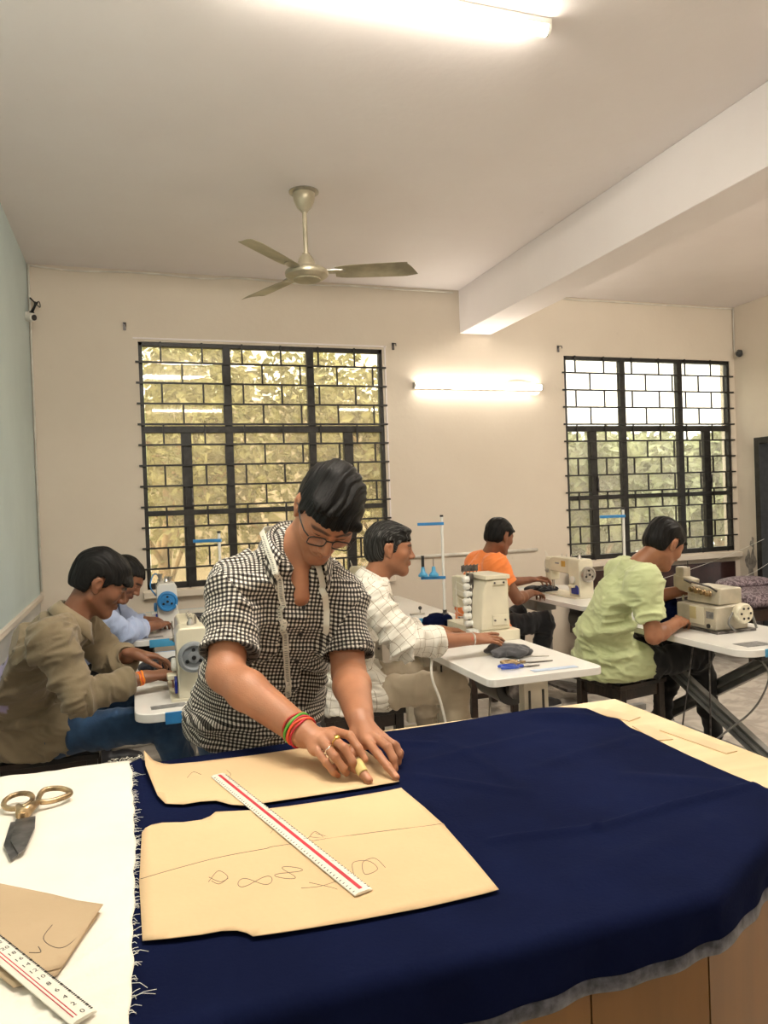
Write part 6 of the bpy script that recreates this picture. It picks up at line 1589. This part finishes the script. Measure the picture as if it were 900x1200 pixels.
sm_ = sheet('brown_paper_sheet', SM, M_KRAFTD, 'folded brown paper pattern under the white numbered ruler', 'paper pattern', lambda x, y: .8765+.004*max(0, (x+.10)/.04))
def stroke(pts, r, m, parent, name='pencil_line', zf=None, n=8, closed=False):
    P_ = spl([(x, y, 0) for x, y in pts], n, closed); P_ = [Vector((p.x, p.y, zf(p.x, p.y)+.0011)) for p in P_]
    o = MB().tube(P_, r, 4, closed=closed).build(name, m, parent, smooth=True); return o
zb = zbig
stroke([(-.010, 1.235), (.05, 1.250), (.12, 1.262), (.20, 1.262)], .0005, M_PENCIL, big, zf=zb)
stroke([(.20, 1.262), (.32, 1.252), (.42, 1.240), (.50, 1.226)], .0004, M_PENCIL, big, zf=zb)
E8 = lambda cx, cy, a, b, ang=0: [(cx+a*math.sin(t)*math.cos(ang)-b*math.sin(2*t)*math.sin(ang), cy+a*math.sin(t)*math.sin(ang)+b*math.sin(2*t)*math.cos(ang)) for t in [2*PI*i/16 for i in range(16)]]
stroke(E8(.158, 1.158, .026, .013, -.2), .0005, M_PENCIL, big, zf=zb, closed=True)                 # 8
stroke(E8(.212, 1.165, .018, .018, .9), .0005, M_PENCIL, big, zf=zb, closed=True)                  # 8
stroke([(.090, 1.185), (.108, 1.215), (.120, 1.190), (.108, 1.178), (.092, 1.200)], .0005, M_PENCIL, big, zf=zb)
stroke([(.120, 1.185), (.105, 1.172), (.095, 1.186)], .0005, M_PENCIL, big, zf=zb)
stroke([(.268, 1.272), (.285, 1.292), (.292, 1.262), (.272, 1.275)], .0005, M_PENCIL, big, zf=zb)
stroke([(.284, 1.285), (.300, 1.262), (.292, 1.255)], .0004, M_PENCIL, big, zf=zb)
stroke([(.305, 1.115), (.315, 1.155), (.340, 1.150), (.345, 1.120), (.322, 1.112), (.330, 1.150), (.352, 1.155), (.358, 1.12)], .0005, M_PENCIL, big, zf=zb)
stroke([(.22, 1.110), (.25, 1.104), (.285, 1.112)], .0004, M_PENCIL, big, zf=zb); stroke([(.235, 1.122), (.262, 1.095), (.27, 1.085)], .0004, M_PENCIL, big, zf=zb)
stroke([(.210, 1.318), (.222, 1.335), (.235, 1.320), (.225, 1.312)], .0004, M_PENCIL, big, zf=zb)
stroke([(.09, 1.66), (.105, 1.69), (.12, 1.665)], .0005, M_PENCIL, up, zf=zup); stroke([(.15, 1.63), (.165, 1.615), (.18, 1.64), (.175, 1.67)], .0005, M_PENCIL, up, zf=zup)
zs = lambda x, y: .8765
stroke([(-.128, 1.135), (-.136, 1.105), (-.122, 1.078), (-.105, 1.072), (-.082, 1.105)], .0006, M_PENCIL, sm_, zf=zs); stroke([(-.150, 1.075), (-.136, 1.070), (-.140, 1.085)], .0006, M_PENCIL, sm_, zf=zs)
stroke([(-.20, 1.15), (-.195, 1.14), (-.205, 1.135)], .0006, M_PENCIL, sm_, zf=zs)

def ruler(name, p, q, w, z, label, red, n_cm, every, size, flip=1, tick=.0030):
    """p = zero end, q = far end (centre line)"""
    p, q = Vector((*p, 0)), Vector((*q, 0)); d = (q-p); ln = d.length; a = math.atan2(d.y, d.x)
    t = empty(name, (p.x, p.y, z), a, label, 'ruler')
    MB().prism([(-w/2, 0), (w/2, 0), (w/2, .0018), (w*.30, .0042), (-w*.30, .0042), (-w/2, .0018)], -.008, ln+.008, 'X').build('strip', M_RULER, t, bev=.0004)
    if red == 'band':
        MB().box((ln/2, 0, .0043), (ln, .0062, .0004)).build('red_band', M_RED, t, smooth=False)
    else:
        for s_ in (0, 1): MB().box((ln/2, w*.16+.004*s_, .0043), (ln, .0011, .0004)).build('red_line', M_RED, t, smooth=False)
    tk = MB()
    for i in range(int(n_cm*every)+1):
        x = i*.01/every*(1 if n_cm < 50 else 1); L_ = (.0085 if i % every == 0 else .006 if (every > 4 and i % (every//2) == 0) else .0038)
        if x > ln: break
        s_ = -1*flip; tk.box((x, s_*(w/2-L_/2-.0008), .0040-.0016*(1 if L_ < .005 else .6)), (.00045, L_, .0012))
        if red == 'band' and i % 2 == 0: tk.box((x, -s_*(w/2-L_/2-.0008), .0033), (.00045, L_*.8, .0012))
    tk.build('graduations', M_PRINT, t, smooth=False, kind='stuff')
    nb = MB(); 
    step = 2 if red != 'band' else 1
    i = 0
    while i*.01 < ln:
        if red != 'band':
            add_text(nb, str(i), size, Matrix.Translation((i*.01+.002, -w*.0-.003*flip, .0045)) @ Matrix.Rotation(-PI/2, 4, 'Z'))
        elif i % 5 == 0 and i: add_text(nb, str(i), size*.8, Matrix.Translation((i*.01, -w*.27, .0045)) @ Matrix.Rotation(0, 4, 'Z')); 
        i += step
    nb.build('numbers', M_PRINT, t, smooth=False, kind='stuff')
    return t
ruler('ruler', (.3005, 1.0635), (.155, 1.634), .031, .8735, 'long white ruler with a red stripe lying across the manila patterns', 'band', 60, 2, .007)
ruler('ruler', (-.077, .912), (-.40, 1.44), .030, .8795, 'white numbered ruler with thin red lines at the lower left', 'lines', 42, 5, .011, flip=1)

# tailor's shears on the white cloth
sh = empty('tailor_shears', (-.215, 1.52, .8735), 0, 'old bronze-handled tailor shears on the white cloth', 'scissors')
def loc(x, y, z=0): return Vector((x+.215, y-1.52, z))
def blade(parent, a, b, w, z, m, name):
    a, b = loc(*a, z), loc(*b, z); d = (b-a).normalized(); s_ = Vector((-d.y, d.x, 0)); ln = (b-a).length
    out = [a+s_*w*.5, a+d*ln*.35+s_*w*.55, a+d*ln*.9+s_*w*.25, b, a+d*ln*.6-s_*w*.5, a-s_*w*.5]
    vs = [tuple(p) for p in out]+[tuple(p+Vector((0, 0, .003))) for p in out]; n = len(out)
    mb = MB(); mb._add(vs, [tuple(range(n)), tuple(range(2*n-1, n-1, -1))]+[(i, n+i, n+(i+1) % n, (i+1) % n) for i in range(n)]); return mb.build(name, m, parent, bev=.0008)
blade(sh, (-.220, 1.545), (-.214, 1.375), .036, .002, M_STEELD, 'blade'); blade(sh, (-.212, 1.545), (-.203, 1.385), .034, .006, M_STEELD, 'blade')
MB().cyl(loc(-.219, 1.560, .004), loc(-.219, 1.560, .015), .009, 18).build('pivot_screw', M_BRASS, sh, bev=.001)
c0 = loc(-.236, 1.632)
MB().tube([c0+Vector((math.cos(a)*.026, math.sin(a)*.030, .012+.004*math.sin(a))) for a in [2*PI*i/20 for i in range(20)]], .0052, 8, closed=True).tube([loc(-.219, 1.56, .008), loc(-.226, 1.585, .010), loc(-.232, 1.602, .012)], [.012, .009, .006], 8).build('handle', M_BRASS, sh, smooth=True)
pts = spl([loc(-.198, 1.622, .014), loc(-.190, 1.650, .020), loc(-.160, 1.652, .018), loc(-.140, 1.632, .012), (loc(-.165, 1.612, .010)), loc(-.19, 1.606, .012)], 5, True)
MB().tube(pts, .0055, 8, closed=True).tube([loc(-.219, 1.56, .010), loc(-.208, 1.585, .012), loc(-.197, 1.606, .013)], [.013, .010, .006], 8).build('handle', M_BRASS, sh, smooth=True)
# ================================================================ SMALL THINGS ON AND AROUND THE SEWING TABLES
def crumple(name, c, r, m, label, cat='fabric', seed=0, amp=.35, floor_z=.7505, k=1.0, spread=None):
    """a heap of cloth lying on a table"""
    c = V3(c); r = V3(r); F = Field(c-r*1.5-.02, c+r*1.5+.02, .005); rr = random.Random(seed)
    for i in range(9):
        p = c+V3((rr.uniform(-.7, .7)*r[0], rr.uniform(-.7, .7)*r[1], rr.uniform(-.1, .25)*r[2]))
        F.ell(p, (r[0]*rr.uniform(.35, .6), r[1]*rr.uniform(.25, .5), r[2]*rr.uniform(.5, .9)), frame((rr.uniform(-1, 1), rr.uniform(-1, 1), 0), (0, 0, 1)), .012)
    F.plane((0, 0, floor_z), (0, 0, -1), .003)
    P, Q = F.mesh(); P = relax(P, Q, 2); Nn = vnormals(P, Q)
    n = 1-np.abs(2*vnoise(P*np.array([28, 28, 40]), seed)-1)*1.7; P = P+Nn*(n*.008*amp/.35)[:, None]; P[:, 2] = np.maximum(P[:, 2], floor_z)
    o = to_obj(name, P, Q, m, None); return tag(o, label, cat)
crumple('grey_cloth', (1.545, 2.97, .765), (.11, .10, .030), M_GREYC, 'crumpled grey garment piece under the hand of the man in white', seed=2)
crumple('dark_cloth', (1.57, 3.83, .775), (.10, .07, .045), M_NAVY, 'dark blue cloth heaped behind the interlock machine', seed=3, floor_z=.7505)
crumple('black_cloth', (.17, 3.42, .770), (.17, .13, .04), M_BLACKC, 'black cloth being sewn by the man in khaki', seed=4)
crumple('black_cloth', (.40, 4.62, .770), (.13, .24, .03), M_BLACKC, 'black cloth lying right of the machine with the blue handwheel', seed=5)
crumple('black_cloth', (2.86, 4.88, .765), (.13, .12, .022), M_BLACKC, 'black cloth under the needle in front of the man in orange', seed=6)
crumple('navy_garment', (2.71, 3.33, .80), (.05, .08, .085), M_NAVY, 'dark blue garment being fed into the overlock machine', seed=7)
crumple('black_cloth', (2.86, 4.08, .735), (.05, .07, .055), M_BLACKC, 'black cloth bundle hanging at the near corner of the table of the man in orange', seed=8, floor_z=.66)
# scissors and blue-handled snips on the white table
def shears(name, loc_, ang, hm, label, ln=.23, hl=.11):
    t = empty(name, loc_, ang, label, 'scissors')
    for s_ in (-1, 1):
        mb = MB(); out = [(0, -.004*s_), (.02, s_*.010), (ln-hl, s_*.003), (ln-hl+.005, 0), (.02, -s_*.004)]
        mb.prism(out, .002+.0015*s_, .0045+.0015*s_); mb.build('blade', M_STEEL if s_ > 0 else M_STEELD, t, bev=.0005)
        ring = [Vector((-.045-.040*math.cos(a)*.9-.018, -s_*(.018+.0)+math.sin(a)*.015, .008)) for a in [2*PI*i/18 for i in range(18)]]
        MB().tube(ring, .0048, 6, closed=True).tube([(.0, 0, .006), (-.02, -s_*.010, .008)], [.007, .005], 6).build('handle', hm, t, smooth=True)
    MB().cyl((.0, 0, .0), (.0, 0, .010), .005, 10).build('pivot_screw', M_STEELD, t); return t
shears('scissors', (1.545, 2.80, .7512), R(-10), M_BRASS, 'bronze-handled scissors lying on the white sewing table')
shears('snips', (1.50, 2.735, .7512), R(-6), M_COBALT, 'cutters with bright blue handles near the table end', ln=.19, hl=.12)
nd = MB().box((0, 0, .0), (.16, .012, .004), rz=0).build('metal_ruler', M_STEEL, None, bev=.001); nd.location = (1.63, 2.90, .7535); nd.rotation_euler = (0, 0, R(-20)); tag(nd, 'thin steel strip beside the grey garment on the white table', 'tool')
o = MB().box((0, 0, 0), (.20, .035, .0012)).build('blue_paper_strip', mat('pale_blue_film', (.45, .55, .72), .4), smooth=False); o.location = (1.60, 2.655, .7516); o.rotation_euler = (0, 0, R(-2)); tag(o, 'pale blue strip stuck on the near end of the white table', 'sticker')
# pale cord hanging beside the man in white
o = MB().tube(spl([(1.20, 2.98, .80), (1.185, 2.96, .70), (1.22, 2.95, .58), (1.245, 2.945, .42), (1.24, 2.95, .22), (1.23, 2.96, .03)], 6), .006, 8).build('rope', M_PVC, smooth=True); tag(o, 'white cord hanging down in front of the trousers of the man in white', 'cord')
# knee-lift rod and knob on the table behind
lv = empty('bobbin_winder', (1.64, 4.30, .75), 0, 'small bobbin winder with black knob on the table behind the man in white', 'winder')
MB().box((0, 0, .006), (.09, .03, .012)).build('base', M_STEEL, lv, bev=.002); MB().cyl((.02, 0, .012), (.02, 0, .035), .004, 8).build('post', M_STEEL, lv); MB().sphere((.02, 0, .042), .012).build('knob', M_BLACKP, lv, smooth=True)
sp = empty('thread_spool', (.36, 3.92-.09, .75), 0, 'blue spool holder standing on the blue-edged table', 'spool')
MB().lathe((0, 0, 0), (0, 0, 1), [(.032, 0), (.032, .006), (.012, .02), (.010, .06)], 18).build('cup', M_BLUEL, sp, smooth='auto'); MB().cyl((0, 0, .06), (0, 0, .11), .009, 12).build('pin', M_BLUE, sp)

# ================================================================ BENCH UNDER THE RIGHT WINDOW, CUSHIONED SEAT BY THE DOOR
bn = empty('wooden_bench', (4.62, 5.62, 0), 0, 'long maroon wooden bench with solid back below the right window', 'bench')
MB().box((0, .20, .49), (1.86, .03, .54)).build('back_panel', M_REDWOOD, bn, bev=.004)
MB().box((0, 0, .42), (1.86, .40, .035)).build('seat', M_REDWOOD, bn, bev=.004)
for s_ in (-1, 1):
    for q in (-1, 1): MB().box((s_*.86, q*.15, .20), (.05, .05, .405)).build('leg', M_REDWOOD, bn, bev=.003)
MB().box((0, -.17, .36), (1.80, .022, .08)).build('apron', M_REDWOOD, bn, bev=.002)
def damask():
    m, nt, b = nm('purple_damask'); b.inputs['Roughness'].default_value = .6
    tc = N(nt, 'ShaderNodeTexCoord'); v = N(nt, 'ShaderNodeTexNoise'); v.inputs['Scale'].default_value = 16; v.inputs['Detail'].default_value = 2; v.inputs['Distortion'].default_value = 3.5
    L(nt, tc.outputs['Object'], v.inputs['Vector']); cr = N(nt, 'ShaderNodeValToRGB'); cr.color_ramp.elements[0].position = .47; cr.color_ramp.elements[1].position = .52
    cr.color_ramp.elements[0].color = (.10, .07, .085, 1); cr.color_ramp.elements[1].color = (.30, .24, .27, 1); L(nt, v.outputs['Fac'], cr.inputs[0]); L(nt, cr.outputs[0], b.inputs['Base Color']); return m
M_CUSH = damask()
ch_ = empty('cushioned_seat', (5.03, 5.07, 0), 0, 'dark seat with grey purple damask cushion at the right edge by the doorway', 'seat')
F = Field((-.36, -.34, .44), (.36, .34, .66), .008); F.cap((-.22, -.20, .53), (.22, -.20, .53), .065, .065, .06).cap((-.22, .20, .53), (.22, .20, .53), .065, .065, .06).cap((-.22, 0, .535), (.22, 0, .535), .075, .075, .08).ell((0, 0, .535), (.33, .30, .065), None, .04)
P, Q = F.mesh(); o = to_obj('cushion', P, Q, M_CUSH, None); o.parent = ch_
F = Field((-.30, -.05, .56), (.36, .36, .74), .008); F.ell((.05, .16, .635), (.27, .16, .055), None, .02)
P, Q = F.mesh(); o = to_obj('cushion', P, Q, M_CUSH, None); o.parent = ch_
MB().box((0, 0, .42), (.62, .58, .09)).build('seat_frame', M_STOOL, ch_, bev=.006)
for sx in (-1, 1):
    for sy in (-1, 1): MB().box((sx*.27, sy*.25, .19), (.05, .05, .38)).build('leg', M_STOOL, ch_, bev=.003)
# thin threads running from the overlock machine to the wall
for k, (a, b) in enumerate((((2.80, 3.25, 1.08), (5.66, 5.25, 1.12)), ((2.82, 3.22, 1.06), (5.66, 5.2, .98)), ((2.84, 3.18, 1.03), (5.66, 5.15, .86)))):
    pass
wire = MB().tube(spl([(4.15, 5.60, .60), (4.7, 5.5, .74), (5.2, 5.5, .86), (5.62, 5.52, .98)], 6), .002, 5).build('hanging_wire', M_PVC, smooth=True); tag(wire, 'upper pale wire sagging across the front of the maroon bench', 'wire')
wire = MB().tube(spl([(4.3, 5.40, .50), (4.8, 5.38, .56), (5.3, 5.38, .68), (5.62, 5.4, .80)], 6), .002, 5).build('hanging_wire', M_PVC, smooth=True); tag(wire, 'lower pale wire sagging across the front of the maroon bench', 'wire')
# shelf rods glimpsed in the doorway
rk = empty('steel_rack', (XR+.30, 5.40, 0), 0, 'thin steel rack standing in the dark doorway', 'rack')
for (x, y) in ((0, .12), (.0, -.35)): MB().cyl((x, y, 0), (x, y, 1.35), .012, 8).build('post', M_STEELD, rk)
for z in (.45, .85, 1.15): MB().tube([(0, .12, z), (0, -.35, z)], .009, 6).build('rail', M_STEELD, rk, smooth=True)
MB().tube([(0, .12, 1.0), (-.15, -.02, 1.16)], .007, 6).build('brace', M_STEELD, rk, smooth=True)
MB().box((-.03, .06, 1.20), (.05, .08, .04)).build('clip', M_BLUEL, rk, bev=.003)
# bare foot of somebody sitting just outside the frame on the right
ft = person('bare foot of a person outside the right edge, resting on the pale floor', (4.80, 4.60)); 
F = Field((4.55, 4.40, -.01), (5.2, 5.0, .60), .005)
F.cap((4.92, 4.66, .035), (4.78, 4.66, .028), .034, .036, .02).cap((4.95, 4.66, .06), (4.92, 4.66, .05), .035, .034, .02).cap((4.95, 4.66, .07), (5.02, 4.66, .42), .036, .055, .02)
for i, (dx, dy, r) in enumerate(((-.045, -.030, .013), (-.048, -.010, .010), (-.044, .008, .009), (-.038, .024, .0085), (-.028, .038, .008))): F.cap((4.78, 4.66+dy*.8, .022), (4.78+dx, 4.66+dy, .014), r*1.15, r, .006)
F.plane((0, 0, .002), (0, 0, -1), .002); P, Q = F.mesh(); to_obj('leg_and_foot', P, Q, SK_MID, ft, tint=np.ones((len(P), 3)))
F = Field((4.85, 4.5, .15), (5.25, 4.85, .70), .007); F.cap((4.985, 4.66, .20), (5.03, 4.66, .48), .062, .075, .01).cap((5.03, 4.66, .50), (5.12, 4.66, .52), .078, .09, .02); F.plane((0, 0, .21), (0, 0, -1), .003); P, Q = F.mesh(); to_obj('trousers', P, Q, F_BLK, ft)
